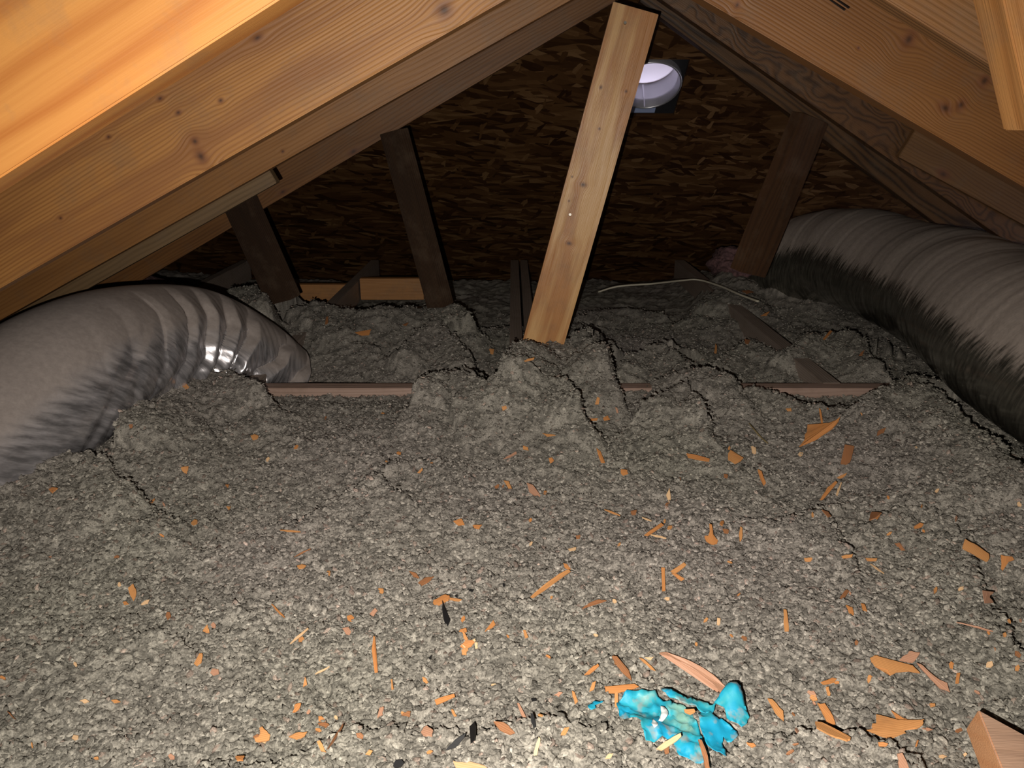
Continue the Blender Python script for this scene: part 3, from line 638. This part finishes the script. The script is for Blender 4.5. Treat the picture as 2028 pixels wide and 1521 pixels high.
def crump(amp, s, lift=.0):
    def f(x, y):
        r1 = 1-np.abs(vn(x*34+s, y*34+s*2, s))*1.3; r2 = 1-np.abs(vn(x*75-y*40, y*75+x*50, s+5))*1.2
        d = height(x, y)-(gc.z-.004); d = np.clip(d, -.002, .013)
        return lift+.007+amp*(np.clip(r1, 0, 1)**2*.8+np.clip(r2, 0, 1)**2*.45)-amp*.35+d
    return f
sheet('palm', gp([(385, 400), (470, 330), (560, 260), (640, 235), (700, 290), (800, 330), (960, 395), (1110, 450), (1190, 500), (1240, 590), (1290, 740), (1330, 880), (1370, 1047), (1330, 1080), (1240, 1060), (1150, 1000), (1060, 970), (1030, 900), (1000, 850), (930, 800), (830, 830), (790, 860), (750, 855), (700, 880), (640, 740), (650, 690), (600, 640), (540, 600), (470, 590), (420, 560)]), M_teal, glove, crump(.013, 3), gz)
sheet('torn_flap', gp([(860, 290), (960, 290), (1060, 340), (1240, 360), (1350, 380), (1420, 435), (1470, 380), (1430, 500), (1400, 520), (1300, 510), (1240, 450), (1190, 450), (1100, 430), (960, 380)], .008), M_teal, glove, crump(.009, 8), gz+.008)
sheet('torn_flap', gp([(1255, 570), (1320, 530), (1450, 560), (1560, 620), (1690, 690), (1700, 740), (1630, 800), (1590, 800), (1540, 750), (1530, 820), (1570, 900), (1575, 970), (1500, 960), (1420, 930), (1360, 880), (1290, 720)], .004), M_teal, glove, crump(.010, 12), gz+.003)
def lobe(x, y):
    p0_ = onZ(*G(1640, 330), gz+.012); d = np.sqrt((x-p0_.x)**2+(y-p0_.y)**2)
    return crump(.009, 15)(x, y)+.020*np.exp(-(d/.016)**2)
sheet('glove_cuff', gp([(1440, 400), (1540, 330), (1560, 260), (1620, 200), (1720, 260), (1760, 400), (1780, 440), (1830, 520), (1800, 590), (1740, 640), (1700, 590), (1640, 590), (1580, 540), (1540, 450), (1480, 420)], .010), M_teal, glove, lobe, gz+.006)
sheet('tattered_strip', gp([(70, 450), (150, 395), (250, 385), (200, 420), (150, 450), (160, 480), (110, 500), (80, 480)], .0), M_teal, glove, crump(.004, 18), gz+.002)
# white crumpled paper bit on the glove
M_wht = plain('whitish_film', (.75, .80, .80), .35)
sheet('pale_patch', gp([(860, 450), (900, 440), (940, 500), (930, 560), (880, 600), (840, 590), (870, 520)], .010), M_wht, glove, crump(.006, 22, .004), gz+.007)
sheet('pale_patch', gp([(770, 590), (830, 650), (830, 690), (790, 720), (760, 660)], .010), M_wht, glove, crump(.006, 24, .004), gz+.006)
# ---------------------------------------------------------------- wood chips
def cmat(name, a, b_): return wood(name, a, b_, seed=len(name), period=.0022, streak=.22, gloss=.5, bs=.15)
CM = {'o': [cmat('chip_orange', (.62, .27, .09), (.46, .16, .045)), cmat('chip_amber', (.66, .32, .12), (.5, .2, .06))],
      'p': [cmat('chip_pale', (.85, .58, .34), (.7, .42, .2))], 'b': [cmat('chip_brown', (.36, .16, .07), (.26, .10, .04))],
      'k': [cmat('chip_pinkish', (.55, .30, .19), (.44, .22, .14))], 'x': [M_black], 'g': [cmat('dry_stem', (.34, .26, .12), (.24, .18, .08))]}
def chip(pts, tone, lab, cat='wood chip', group=None, name='wood_chip', lift=.006, th=None, tiltk=.30):
    cu = sum(p[0] for p in pts)/len(pts); cv = sum(p[1] for p in pts)/len(pts)
    span = max(p[0] for p in pts)-min(p[0] for p in pts)+max(p[1] for p in pts)-min(p[1] for p in pts)
    c = hit(cu, cv, lift+min(.006, span*.00004)); e = .012
    hx = float((height(c.x+e, c.y)-height(c.x-e, c.y))/(2*e)); hy = float((height(c.x, c.y+e)-height(c.x, c.y-e))/(2*e))
    hx = max(-.5, min(.5, hx)); hy = max(-.6, min(.9, hy))
    n = (Vector((-hx, -hy, 1)).normalized()+Vector((random.uniform(-.12, .12), -tiltk+random.uniform(-.1, .1), 0))).normalized()
    W_ = []
    for (u, v) in pts:
        r = ray(u, v); W_.append(r*(c.dot(n)/r.dot(n)))
    th = th or random.uniform(.0008, .0018)
    a = max(range(len(W_)), key=lambda i: (W_[i]-W_[0]).length); X = (W_[a]-W_[0]).normalized(); Zv = n; Yv = Zv.cross(X)
    ctr = sum(W_, Vector())/len(W_)
    # local frame: x along grain, z across (material convention), y = normal
    M = Matrix(((X.x, Zv.x, -Yv.x, ctr.x), (X.y, Zv.y, -Yv.y, ctr.y), (X.z, Zv.z, -Yv.z, ctr.z), (0, 0, 0, 1))); Mi = M.inverted()
    lp_ = [Mi @ w for w in W_]
    # ragged outline
    out = []
    for i in range(len(lp_)):
        p, q = lp_[i], lp_[(i+1) % len(lp_)]; out.append(p)
        if (q-p).length > .006:
            for t in (.35, .7):
                m_ = p.lerp(q, t+random.uniform(-.1, .1)); m_.x += random.uniform(-.0012, .0012); m_.z += random.uniform(-.0006, .0006); out.append(m_)
    curl = random.uniform(-1.2, 1.6)
    bm = bmesh.new(); top = [bm.verts.new((p.x, th/2+curl*p.x*p.x*2, p.z)) for p in out]; bot = [bm.verts.new((p.x, -th/2+curl*p.x*p.x*2, p.z)) for p in out]
    k = len(out)
    try:
        f1 = bm.faces.new(top); f2 = bm.faces.new(bot[::-1])
        for i in range(k): bm.faces.new((top[i], bot[i], bot[(i+1) % k], top[(i+1) % k]))
        bmesh.ops.triangulate(bm, faces=[f1, f2]); bmesh.ops.recalc_face_normals(bm, faces=bm.faces)
    except ValueError: pass
    me = bpy.data.meshes.new(name); bm.to_mesh(me); bm.free()
    o = obj(name, me, random.choice(CM[tone])); o.matrix_world = M; tag(o, lab, cat, group); return o
def sliver(a, b, w):
    dx, dy = b[0]-a[0], b[1]-a[1]; l = math.hypot(dx, dy); nx, ny = -dy/l*w/2, dx/l*w/2
    return [(a[0]+nx*.3, a[1]+ny*.3), (a[0]+dx*.5+nx, a[1]+dy*.5+ny), (b[0]+nx*.5, b[1]+ny*.5), (b[0]-nx*.5, b[1]-ny*.5), (a[0]+dx*.4-nx, a[1]+dy*.4-ny), (a[0]-nx*.3, a[1]-ny*.3)]
CH = {
 'R': ((1328, 750, 2.897), [
  ([(740,405),(775,350),(770,325),(790,300),(785,265),(830,275),(870,270),(905,270),(975,235),(965,255),(930,290),(880,320),(830,355),(760,395)],'o','largest jagged orange splinter, right of centre below the buried framing board'),
  ([(852,172),(862,178),(877,265),(866,268)],'o','thin orange spike standing on top of the largest jagged splinter'),
  ([(1000,380),(1055,390),(1030,480),(1005,495),(975,488)],'b','brownish plank-like chip below right of the largest jagged splinter'),
  ([(92,428),(150,440),(225,460),(222,474),(160,466),(100,452)],'o','long flat orange chip left of the largest jagged splinter'),
  ([(330,430),(345,408),(360,435),(418,455),(405,470),(370,487),(330,465)],'o','chunky dark orange chip between the flat chip and the largest splinter'),
  ([(945,590),(957,598),(905,660),(875,695),(855,700),(900,625)],'o','slanted orange splinter beside a pale sliver above the central crack on the right'),
  ([(948,665),(975,595),(983,598),(958,672)],'p','pale sliver right of the slanted orange splinter'),
  ([(955,568),(1012,540),(990,566),(970,573)],'o','small pointed chip at the top end of the slanted orange splinter'),
  ([(1690,920),(1755,955),(1825,1005),(1828,1030),(1810,1052),(1740,1010),(1675,975)],'o','thick rectangular orange chip wedged in the long crack at the right'),
  ([(1895,1012),(1960,1022),(1972,1040),(1925,1055),(1905,1102),(1895,1090),(1915,1050),(1900,1035)],'o','T-shaped orange chip by the right edge, beyond the rectangular chip'),
  ([(868,752),(905,765),(922,790),(905,797)],'b','dark brown curled chip sitting in the crack under the slanted splinter'),
  ([(648,1322),(665,1325),(672,1380),(678,1448),(655,1449),(650,1390)],'o','upright narrow orange splinter in the right foreground above the leafy chip'),
  ([(1140,812),(1152,765),(1210,770),(1175,800)],'b','rusty triangular chip in the hollow left of the big right crack'),
  ([(1183,328),(1190,300),(1237,280),(1222,312)],'b','rusty chip at the upper end of the crack right of the largest splinter'),
  ([(500,520),(522,528),(530,560),(547,600),(535,612),(512,568)],'o','forked orange chip standing below the chunky dark orange chip'),
  ([(222,835),(236,840),(245,905),(272,930),(265,950),(235,952),(205,935),(195,905),(225,900)],'o','L-shaped orange chip in the middle of the slope right of centre'),
  ([(400,850),(412,858),(410,920),(398,937),(392,905)],'o','upright orange chip right of the L-shaped chip'),
  ([(1285,945),(1312,940),(1347,985),(1325,987)],'b','reddish oval chip left of the rectangular chip in the right crack'),
  ([(1790,1215),(1852,1225),(1825,1247),(1852,1285),(1800,1290)],'k','pinkish notched flake along the long right-hand crack'),
  ([(980,1018),(1045,1006),(1040,1025),(990,1032)],'o','flat orange chip left of the pair below the reddish oval chip'),
  ([(1118,1030),(1185,1032),(1180,1046),(1130,1046)],'o','flat orange chip above the pale slanting sliver at right'),
  ([(765,1030),(812,1028),(805,1048),(770,1047)],'o','small flat orange chip below the forked crack right of centre'),
  (sliver((1145,1062),(1225,1118),9),'p','pale slanting sliver below the flat orange chip at right'),
  ([(972,1255),(1008,1210),(1024,1218),(985,1272)],'b','slanted rusty chip above the foreground crack on the right'),
  ([(1005,1300),(1042,1312),(1050,1357),(1025,1347)],'o','orange leaf-like chip beside the slanted rusty chip'),
  ([(1092,1290),(1112,1295),(1127,1335),(1105,1328)],'o','small pointed chip right of the orange leaf-like chip'),
  (sliver((450,265),(560,382),5),'g','long dry stem bent over the insulation left of the largest splinter'),
  ([(0,1105),(75,1055),(90,1068),(50,1105),(20,1117)],'o','upper arm of a V of two chips right of centre'),
  ([(5,1118),(30,1118),(80,1150),(62,1162)],'o','lower arm of a V of two chips right of centre'),
  ([(662,172),(692,170),(695,187),(668,185)],'o','small square orange chip above left of the largest splinter'),
  ([(462,388),(488,395),(490,430),(468,428)],'p','pale salmon chip left of the largest splinter'),
  ([(305,548),(328,552),(325,572),(306,565)],'b','little rusty chip below the chunky dark orange chip'),
  ([(300,862),(335,868),(330,890),(306,885)],'b','rusty chip between the L-shaped and the upright chips'),
  ([(1395,850),(1430,828),(1452,835),(1440,852),(1400,862)],'o','orange fragment inside the hollow of the big right crack'),
  (sliver((1640,1398),(1850,1449),9),'k','long pinkish splinter near the right edge of the foreground'),
 ]),
 'M': ((700, 700, 2.897), [
  ([(1015,1395),(1110,1315),(1180,1265),(1235,1238),(1246,1250),(1150,1320),(1030,1402)],'o','longest thin orange splinter, slanting in the centre foreground'),
  ([(1203,1205),(1225,1210),(1247,1238),(1215,1232)],'o','small chip crossing the upper end of the longest thin splinter'),
  ([(1765,1230),(1786,1232),(1785,1300),(1788,1365),(1770,1365)],'o','upright thin orange chip left of the V of two chips'),
  ([(1668,1042),(1765,972),(1782,984),(1690,1047)],'o','slanted orange splinter above the upright chip in the centre right'),
  (sliver((1705,1040),(1795,1060),9),'p','thin pale sliver under the slanted orange splinter in the centre right'),
  ([(1393,545),(1415,560),(1442,630),(1420,627)],'o','orange splinter just below the crossing cracks right of centre'),
  ([(862,730),(892,735),(910,780),(890,777)],'o','small orange chip left of the large pale oval chip in the centre'),
  ([(992,740),(1030,755),(1078,820),(1055,827),(1010,797)],'k','large pale oval chip in the centre of the insulation'),
  ([(572,962),(620,948),(638,985),(600,988)],'o','orange chip left of its smaller neighbour in the centre left'),
  ([(684,987),(737,984),(722,1007),(695,1002)],'o','rusty chip right of a larger orange one in the centre left'),
  ([(1535,664),(1572,670),(1577,690),(1550,702),(1535,690)],'o','squarish amber chip right of the cracks in the centre right'),
  ([(1813,770),(1821,830),(1812,860),(1794,815)],'p','pale pointed chip standing in the centre right'),
  ([(972,530),(1002,540),(1006,556),(974,550)],'o','small amber chip on the central slope, upper of two'),
  ([(1120,600),(1140,597),(1150,615),(1130,632)],'o','small amber diamond-shaped chip on the central slope'),
  ([(858,607),(930,563),(937,575),(900,597)],'k','thin slanted brownish chip near the top of the central slope'),
  ([(1083,458),(1165,470),(1110,477)],'o','thin flat chip highest on the central slope'),
  ([(367,685),(395,657),(398,668),(380,688)],'o','little slanted chip above the left central crack'),
  ([(370,1318),(410,1288),(462,1280),(430,1312),(390,1332)],'b','brown curled chip of a pair in the centre left foreground'),
  ([(318,1248),(360,1263),(377,1290),(345,1283)],'b','small brown chip leaning to the curled one in the centre left'),
  ([(458,1418),(520,1385),(552,1390),(545,1418),(490,1447),(460,1440)],'o','bright orange block chip above the black flake in the foreground'),
  ([(550,1400),(622,1412),(605,1423),(552,1415)],'o','narrow tail beside the bright orange block chip'),
  ([(146,1350),(172,1350),(174,1372),(155,1374)],'o','small bright chip left of the brown pair in the foreground'),
  ([(1385,292),(1398,250),(1412,255),(1407,292)],'o','upright chip in the hollow in front of the buried framing board'),
  ([(1433,370),(1460,357),(1472,380),(1440,388)],'o','chip beside the crack below the buried framing board'),
  ([(1355,375),(1400,372),(1398,385),(1360,385)],'o','flat chip at the foot of the hollow below the framing board'),
  ([(1232,1122),(1278,1112),(1272,1130),(1240,1134)],'p','small pale chip above the head of the longest thin splinter'),
  ([(978,42),(1005,30),(1038,25),(1032,38),(985,48)],'o','orange chip on the mound just below the brace foot'),
  ([(1502,308),(1512,312),(1520,342),(1510,342)],'k','tiny upright pinkish chip in the hollow before the framing board'),
  ([(850,305),(875,300),(880,315),(855,328)],'o','small chip near the top of the mound in front of the framing board'),
  (sliver((1440,895),(1530,930),8),'o','thin orange sliver crossing the diagonal crack, right of centre'),
  (sliver((1655,940),(1710,962),8),'p','thin pale sliver above the slanted orange splinter'),
  ([(1275,1045),(1300,1040),(1298,1062),(1280,1065)],'b','dark red chip in the centre, right of the main slope'),
  ([(1590,905),(1625,900),(1620,925),(1598,930)],'b','rusty chip at the lower end of the diagonal crack'),
 ]),
 'L': ((0, 700, 2.897), [
  ([(988,100),(1010,108),(1045,130),(1052,160),(1085,190),(1065,202),(1040,182),(1000,135)],'o','orange chip on the insulation beside the shiny pleats of the left duct'),
  ([(1438,472),(1460,465),(1482,472),(1475,492),(1450,497)],'o','small orange chip on the left slope below the framing board end'),
  ([(1038,655),(1082,648),(1072,692),(1050,680)],'o','rusty triangular chip in the hollow by the left duct'),
  ([(280,780),(300,768),(332,774),(300,802)],'o','small orange chip on the mound in front of the left duct'),
  ([(735,1345),(765,1322),(782,1365),(776,1395),(765,1420),(745,1382)],'o','bright jagged orange chip standing alone in the left foreground'),
  ([(808,1442),(830,1420),(858,1414),(848,1436)],'p','pale pointed chip just right of the jagged orange chip at left'),
  ([(1703,1218),(1730,1210),(1757,1218),(1745,1232),(1715,1237)],'o','oval orange chip in the left centre foreground'),
  ([(848,858),(888,832),(875,857)],'o','small pointed chip on the left slope right of the duct-side mound'),
  ([(1292,755),(1314,753),(1306,770)],'o','tiny amber chip on the left slope, upper of two'),
  ([(1298,880),(1324,878),(1313,898)],'o','tiny rusty chip on the left slope, lower of two'),
  (sliver((1608,1016),(1725,1025),9),'o','thin flat sliver under the ragged crack on the left slope'),
  (sliver((1688,1168),(1782,1120),9),'b','thin brown sliver above the oval orange chip'),
  ([(705,1428),(720,1422),(738,1438),(712,1442)],'o','little chip at the foot of the jagged orange chip at left'),
  ([(740,410),(760,405),(758,428),(744,430)],'b','tiny dark red chip on the slope right beside the left duct'),
 ]),
 'B': ((0, 1100, 2.897), [
  ([(1163,435),(1190,398),(1202,446)],'o','small upright orange chip right of the left foreground crack'),
  ([(1113,622),(1145,563),(1162,563),(1156,615),(1130,637)],'o','orange chip with a dark spot in the left foreground'),
  ([(458,835),(490,824),(512,838),(485,850)],'p','small pale oval chip, left of two in the lower left'),
  ([(638,832),(670,828),(692,840),(655,848)],'o','small orange oval chip, right of two in the lower left'),
  ([(40,895),(60,905),(92,942),(70,930)],'b','rusty sliver near the left edge of the foreground'),
  ([(1460,1050),(1495,1040),(1488,990),(1505,983),(1515,1000),(1550,1030),(1545,1060),(1500,1070),(1465,1068)],'o','chunky amber chip near the bottom, left of centre'),
  ([(1655,1040),(1700,1018),(1762,1012),(1745,1040),(1700,1057)],'o','flat orange chip right of the chunky amber chip near the bottom'),
  ([(1678,902),(1693,855),(1727,848),(1712,888)],'o','pointed orange chip above the chunky amber chip'),
  ([(1818,1070),(1835,1062),(1850,1085),(1872,1130),(1840,1122)],'o','upright orange chip with a black shadow near the bottom left of centre'),
  (sliver((1880,1112),(1968,975),11),'b','brown splinter leaning beside the upright bottom chip'),
  ([(1823,965),(1860,960),(1888,972),(1865,990)],'b','rusty oval chip above the leaning brown splinter'),
  ([(1350,1155),(1402,1152),(1395,1177),(1360,1177)],'o','flat rusty chip at the bottom left crack'),
  (sliver((1665,507),(1768,418),10),'p','thin straw-coloured sliver in the left centre foreground'),
  (sliver((1558,282),(1632,358),9),'o','thin orange sliver left of the straw-coloured one'),
  ([(1963,420),(2000,412),(2015,440),(2005,458),(1985,452)],'k','pinkish chip left of the tall narrow splinter in the foreground'),
  ([(1738,755),(1750,698),(1762,742)],'o','small upright rusty chip above the pointed orange chip'),
  (sliver((1808,682),(1890,638),9),'p','thin pale sliver in the foreground left of centre'),
 ]),
 'C': ((600, 1100, 2.897), [
  ([(403,458),(413,465),(418,560),(430,688),(412,682),(395,540)],'o','tall narrow orange splinter lying upright in the foreground left of centre'),
  ([(902,520),(930,490),(975,487),(985,500),(965,525),(925,535)],'o','broad middle piece of the splintered cluster in the centre foreground'),
  ([(917,432),(930,448),(948,482),(935,495),(922,470)],'o','spike pointing up from the splintered cluster'),
  ([(912,540),(935,520),(948,530),(938,572),(912,570)],'o','lower leg of the splintered cluster'),
  ([(930,515),(985,478),(992,490),(945,528)],'p','pale strip crossing the splintered cluster'),
  ([(985,500),(1000,498),(1004,532),(990,538)],'p','pale right tip of the splintered cluster'),
  ([(905,505),(925,520),(950,545),(935,548)],'p','short pale strip at the left of the splintered cluster'),
  ([(755,830),(815,808),(868,795),(872,812),(800,845),(765,857)],'o','slanted reddish orange chip below the splintered cluster'),
  ([(676,1015),(710,978),(747,1005),(742,1038),(690,1032)],'k','pinkish triangular chip in the crack at the bottom centre left'),
  ([(1093,953),(1150,958),(1187,990),(1217,1020),(1190,1030),(1130,1003)],'b','reddish brown chip at the bottom, left of the turquoise glove'),
  ([(1323,1152),(1335,1090),(1352,1042),(1362,1050),(1342,1150)],'p','pale upright chip at the bottom, below left of the turquoise glove'),
  ([(862,1178),(940,1190),(950,1182),(1040,1205),(1065,1225),(880,1225)],'o','wide ragged orange chip cut off by the bottom edge'),
  ([(1772,580),(1800,580),(1832,620),(1868,660),(1885,722),(1850,690),(1800,632)],'b','curved brown chip above the left end of the turquoise glove'),
  ([(1612,688),(1655,645),(1692,623),(1698,636),(1645,682)],'o','slanted orange chip left of the curved brown chip'),
  ([(1730,752),(1790,762),(1900,738),(1927,755),(1870,775),(1780,792),(1740,792)],'o','horizontal orange chip touching the upper left of the turquoise glove'),
  ([(1788,790),(1806,785),(1807,870),(1790,872)],'o','short upright chip under the horizontal chip by the turquoise glove'),
  ([(1930,588),(1960,600),(2022,662),(1998,655)],'o','thin reddish chip above the middle of the turquoise glove'),
  ([(1960,585),(2012,582),(1995,602)],'p','pale triangular chip at the head of the thin reddish chip'),
  ([(1543,778),(1556,785),(1577,840),(1560,857)],'o','narrow upright chip left of the turquoise glove'),
  ([(1228,850),(1240,850),(1282,935),(1262,932)],'k','pinkish narrow chip left of the bottom reddish brown chip\'s crack'),
  ([(1043,437),(1075,398),(1092,372),(1103,400),(1070,425)],'o','small bent chip right of the splintered cluster'),
  ([(1263,430),(1277,430),(1293,470),(1275,476)],'o','small upright chip right of the bent chip in the centre foreground'),
  ([(1600,308),(1640,275),(1700,253),(1742,262),(1700,270),(1640,285)],'b','arched brown splinter right of the longest thin splinter'),
  ([(428,935),(440,875),(463,868),(458,915)],'k','pinkish upright chip above the bottom crack, left of centre'),
  ([(565,918),(600,895),(618,898),(608,928)],'b','brown triangular chip above the bottom crack'),
  ([(433,190),(462,193),(458,222),(440,215)],'o','small amber chip left of the bright orange block chip'),
  ([(383,335),(415,302),(428,318),(408,350)],'k','faint pinkish chip above the tall narrow splinter'),
  ([(1438,803),(1465,782),(1490,788),(1470,812)],'k','small pinkish chip left of the narrow upright chip by the glove'),
  ([(1643,782),(1660,730),(1680,722),(1668,772)],'o','small orange chip between the narrow upright chip and the glove'),
  ([(1478,1032),(1500,990),(1528,985),(1505,1032)],'o','orange chip below the tattered left end of the glove'),
  ([(1733,1168),(1755,1138),(1780,1138),(1765,1165)],'p','pale chip below the left half of the glove'),
  ([(358,1142),(380,1115),(400,1122),(385,1147)],'o','dark orange chip in the bottom crack left of centre'),
  ([(503,715),(512,712),(520,765),(508,772)],'o','thin upright chip right of the tall narrow splinter'),
  ([(850,885),(862,885),(882,922),(868,925)],'o','little pointed chip above the black slivers at the bottom'),
  ([(800,262),(818,310),(845,370),(830,410),(808,370),(802,330)],'x','black pointed flake below the bright orange block chip'),
  ([(955,985),(985,955),(992,980),(985,1060),(962,1080)],'x','upright black sliver at the bottom centre'),
  ([(820,1118),(870,1060),(935,1020),(925,1045),(870,1105)],'x','slanted black sliver left of the upright black one'),
  ([(515,1205),(530,1178),(565,1172),(580,1192),(560,1215),(530,1222)],'x','round black lump at the bottom edge left of centre'),
  ([(1308,822),(1335,820),(1342,832),(1315,838)],'x','small black bit in the foreground left of the glove'),
  ([(1305,905),(1320,908),(1335,985),(1322,990),(1308,940)],'x','black twig below the small black bit'),
  ([(1145,165),(1155,158),(1160,175),(1150,182)],'x','black speck above the longest thin splinter\'s lower end'),
  ([(945,190),(980,198),(972,210),(942,200)],'x','black smear-like bit right of the brown pair of chips'),
  ([(720,590),(738,572),(732,592)],'x','black speck left of the splintered cluster'),
  ([(870,232),(885,225),(888,245)],'x','black speck at the tail of the bright orange block chip'),
 ]),
 'F': ((1100, 1200, 2.185), [
  ([(452,195),(480,192),(560,228),(640,270),(700,310),(747,350),(728,382),(680,332),(590,265),(500,217)],'k','long curved pinkish brown strip running into the turquoise glove'),
  ([(1362,225),(1392,215),(1415,228),(1455,235),(1468,248),(1510,258),(1545,258),(1578,292),(1530,284),(1490,280),(1450,302),(1440,272),(1385,264),(1368,243)],'o','leafy amber bark flake in the right foreground'),
  ([(1488,236),(1530,197),(1577,203),(1560,230),(1545,247)],'k','pinkish chip sticking out behind the leafy amber flake'),
  ([(1562,248),(1590,260),(1650,318),(1695,335),(1708,375),(1660,356),(1610,302)],'k','narrow pinkish flake right of the leafy amber flake'),
  ([(918,400),(937,403),(985,455),(988,497),(950,462)],'o','reddish orange chip right of the turquoise glove'),
  ([(1133,420),(1165,422),(1192,465),(1212,512),(1180,512)],'o','brownish orange chip above the bottom right crack'),
  ([(1125,500),(1160,508),(1220,540),(1278,570),(1260,582),(1190,560),(1130,527)],'o','long orange chip lying along the bottom right crack'),
  ([(1730,335),(1736,292),(1752,290),(1745,335)],'o','small upright orange chip above the lumber offcut'),
  ([(1148,330),(1195,312),(1218,315),(1205,332),(1160,340)],'o','small flat chip in the right foreground above the bottom crack chips'),
  ([(1090,370),(1118,368),(1130,392),(1105,392)],'k','little pinkish chip above the brownish orange one'),
  ([(1170,352),(1182,350),(1188,390),(1178,388)],'o','tiny upright chip between the small flat chip and the brownish orange one'),
  ([(1478,640),(1500,635),(1512,660),(1535,720),(1490,715)],'k','pinkish flake cut by the bottom edge below the big fan-shaped chip'),
  ([(826,590),(860,596),(868,606),(850,614),(830,600)],'o','small curled orange chip at the lower right of the turquoise glove'),
  ([(436,620),(470,590),(540,553),(544,567),(505,598),(460,628)],'p','cream coloured stick lying on the turquoise glove'),
  ([(618,578),(632,580),(655,640),(668,705),(650,705),(640,640)],'b','brown strip lying across the lower turquoise glove'),
  ([(556,448),(600,446),(606,458),(585,472),(560,462)],'o','orange bits chip lying on the back fold of the turquoise glove'),
  ([(470,615),(492,612),(488,640),(474,642)],'b','little brown chip under the cream stick by the glove'),
  ([(700,52),(714,55),(708,85),(698,80)],'p','pale chip above the long curved strip'),
  ([(250,215),(262,218),(275,250),(258,252)],'o','little pointed chip atop the curved brown chip'),
 ]),
 'Q': ((1700, 1350, 6.183), [
  ([(100,605),(175,600),(170,520),(370,512),(215,440),(218,403),(400,450),(600,490),(700,482),(802,475),(780,545),(720,580),(620,555),(540,590),(580,632),(430,660),(392,712),(240,662)],'o','big fan-shaped orange chip left of the lumber offcut'),
  ([(400,350),(430,380),(480,430),(600,462),(595,482),(460,452)],'o','curved sliver on top of the big fan-shaped chip'),
  ([(780,570),(850,570),(912,590),(860,604)],'k','small pink sliver at the right tip of the fan-shaped chip'),
  ([(240,745),(300,740),(365,765),(340,795),(250,790)],'o','orange fragment in the crack below the fan-shaped chip'),
  ([(985,905),(1030,898),(1082,920),(1040,938),(990,928)],'p','pale yellow oval chip left of the lumber offcut near the bottom'),
  ([(1280,890),(1310,868),(1335,890),(1300,922)],'p','pale yellow round crumb nearest the lumber offcut'),
  ([(695,790),(720,715),(738,722),(715,798)],'o','small upright sliver below the fan-shaped chip'),
  ([(870,270),(935,268),(940,300),(885,318)],'o','small square chip above the fan-shaped chip toward the offcut'),
 ]),
 'D': ((1400, 380, 2.623), [
  ([(598,768),(640,718),(652,724),(612,770)],'o','orange sliver on the mound beside the big right duct'),
  ([(788,852),(800,835),(820,820),(808,850)],'b','small rusty chip on the mound closest to the big right duct'),
  ([(278,645),(300,632),(327,620),(310,645)],'o','small chip between the right joist and the big duct'),
  ([(180,515),(215,510),(243,522),(205,530)],'b','rusty chip below the cable end'),
  ([(38,835),(45,785),(52,800),(50,838)],'o','upright thin chip on the mounds right of the brace'),
  ([(195,765),(225,770),(215,792),(200,790)],'b','rusty flat chip near the buried end of the right joist'),
 ]),
 'E': ((400, 250, 2.766), [
  ([(835,1130),(890,1127),(927,1113),(915,1145),(870,1147)],'o','pointed orange chip on the dark mounds left of the brace'),
  ([(1573,1220),(1600,1222),(1595,1250),(1580,1245)],'o','orange chip in the dark hollow left of the brace foot'),
  ([(1098,1088),(1132,1075),(1120,1095)],'b','small brown chip behind the mounds left of the brace'),
  ([(674,1085),(680,1045),(692,1042),(690,1080)],'b','upright brown chip on the far left mounds'),
 ]),
}
for key, ((ox, oy, sc), lst) in CH.items():
    for pts, tone, lab in lst:
        onglove = 'lying on the' in lab and 'glove' in lab or 'across the lower turquoise' in lab
        nm = {'x': 'black_flake', 'g': 'dry_stem'}.get(tone, 'wood_splinter' if ('splinter' in lab or 'sliver' in lab) else 'wood_chip')
        ct_ = {'x': 'debris', 'g': 'stem'}.get(tone, 'wood chip')
        chip([(ox+u/sc, oy+v/sc) for u, v in pts], tone, lab, cat=ct_, name=nm, lift=.036 if onglove else .0095)
# crumbs
rr = random.Random(11); boxes = []
for k in range(115):
    u = 2028*(1-rr.random()**1.35) if k % 4 else rr.random()*2028; v = 800+rr.random()**.8*715
    if v < 880 and (u < 300 or u > 1850): continue
    if u > 1840 and v < 960 or 1190 < u < 1490 and v > 1360 or u > 1900 and v > 1380: continue
    s = (3.5+rr.random()*4.5)*(v/1100); a = rr.random()*6.28; el = .3+.5*rr.random()
    pts = []
    for j in range(5):
        b_ = a+j*2*math.pi/5+rr.uniform(-.3, .3); ex = math.cos(b_-a)*s; ey = math.sin(b_-a)*s*el
        pts.append((u+ex*math.cos(a)-ey*math.sin(a), v+ex*math.sin(a)+ey*math.cos(a)))
    chip(pts, rr.choice('oooobkp'), 'tiny wood crumb, smaller than a fingernail, scattered on the grey insulation', name='wood_crumb', group='tiny wood crumbs scattered on the insulation', lift=.0065)
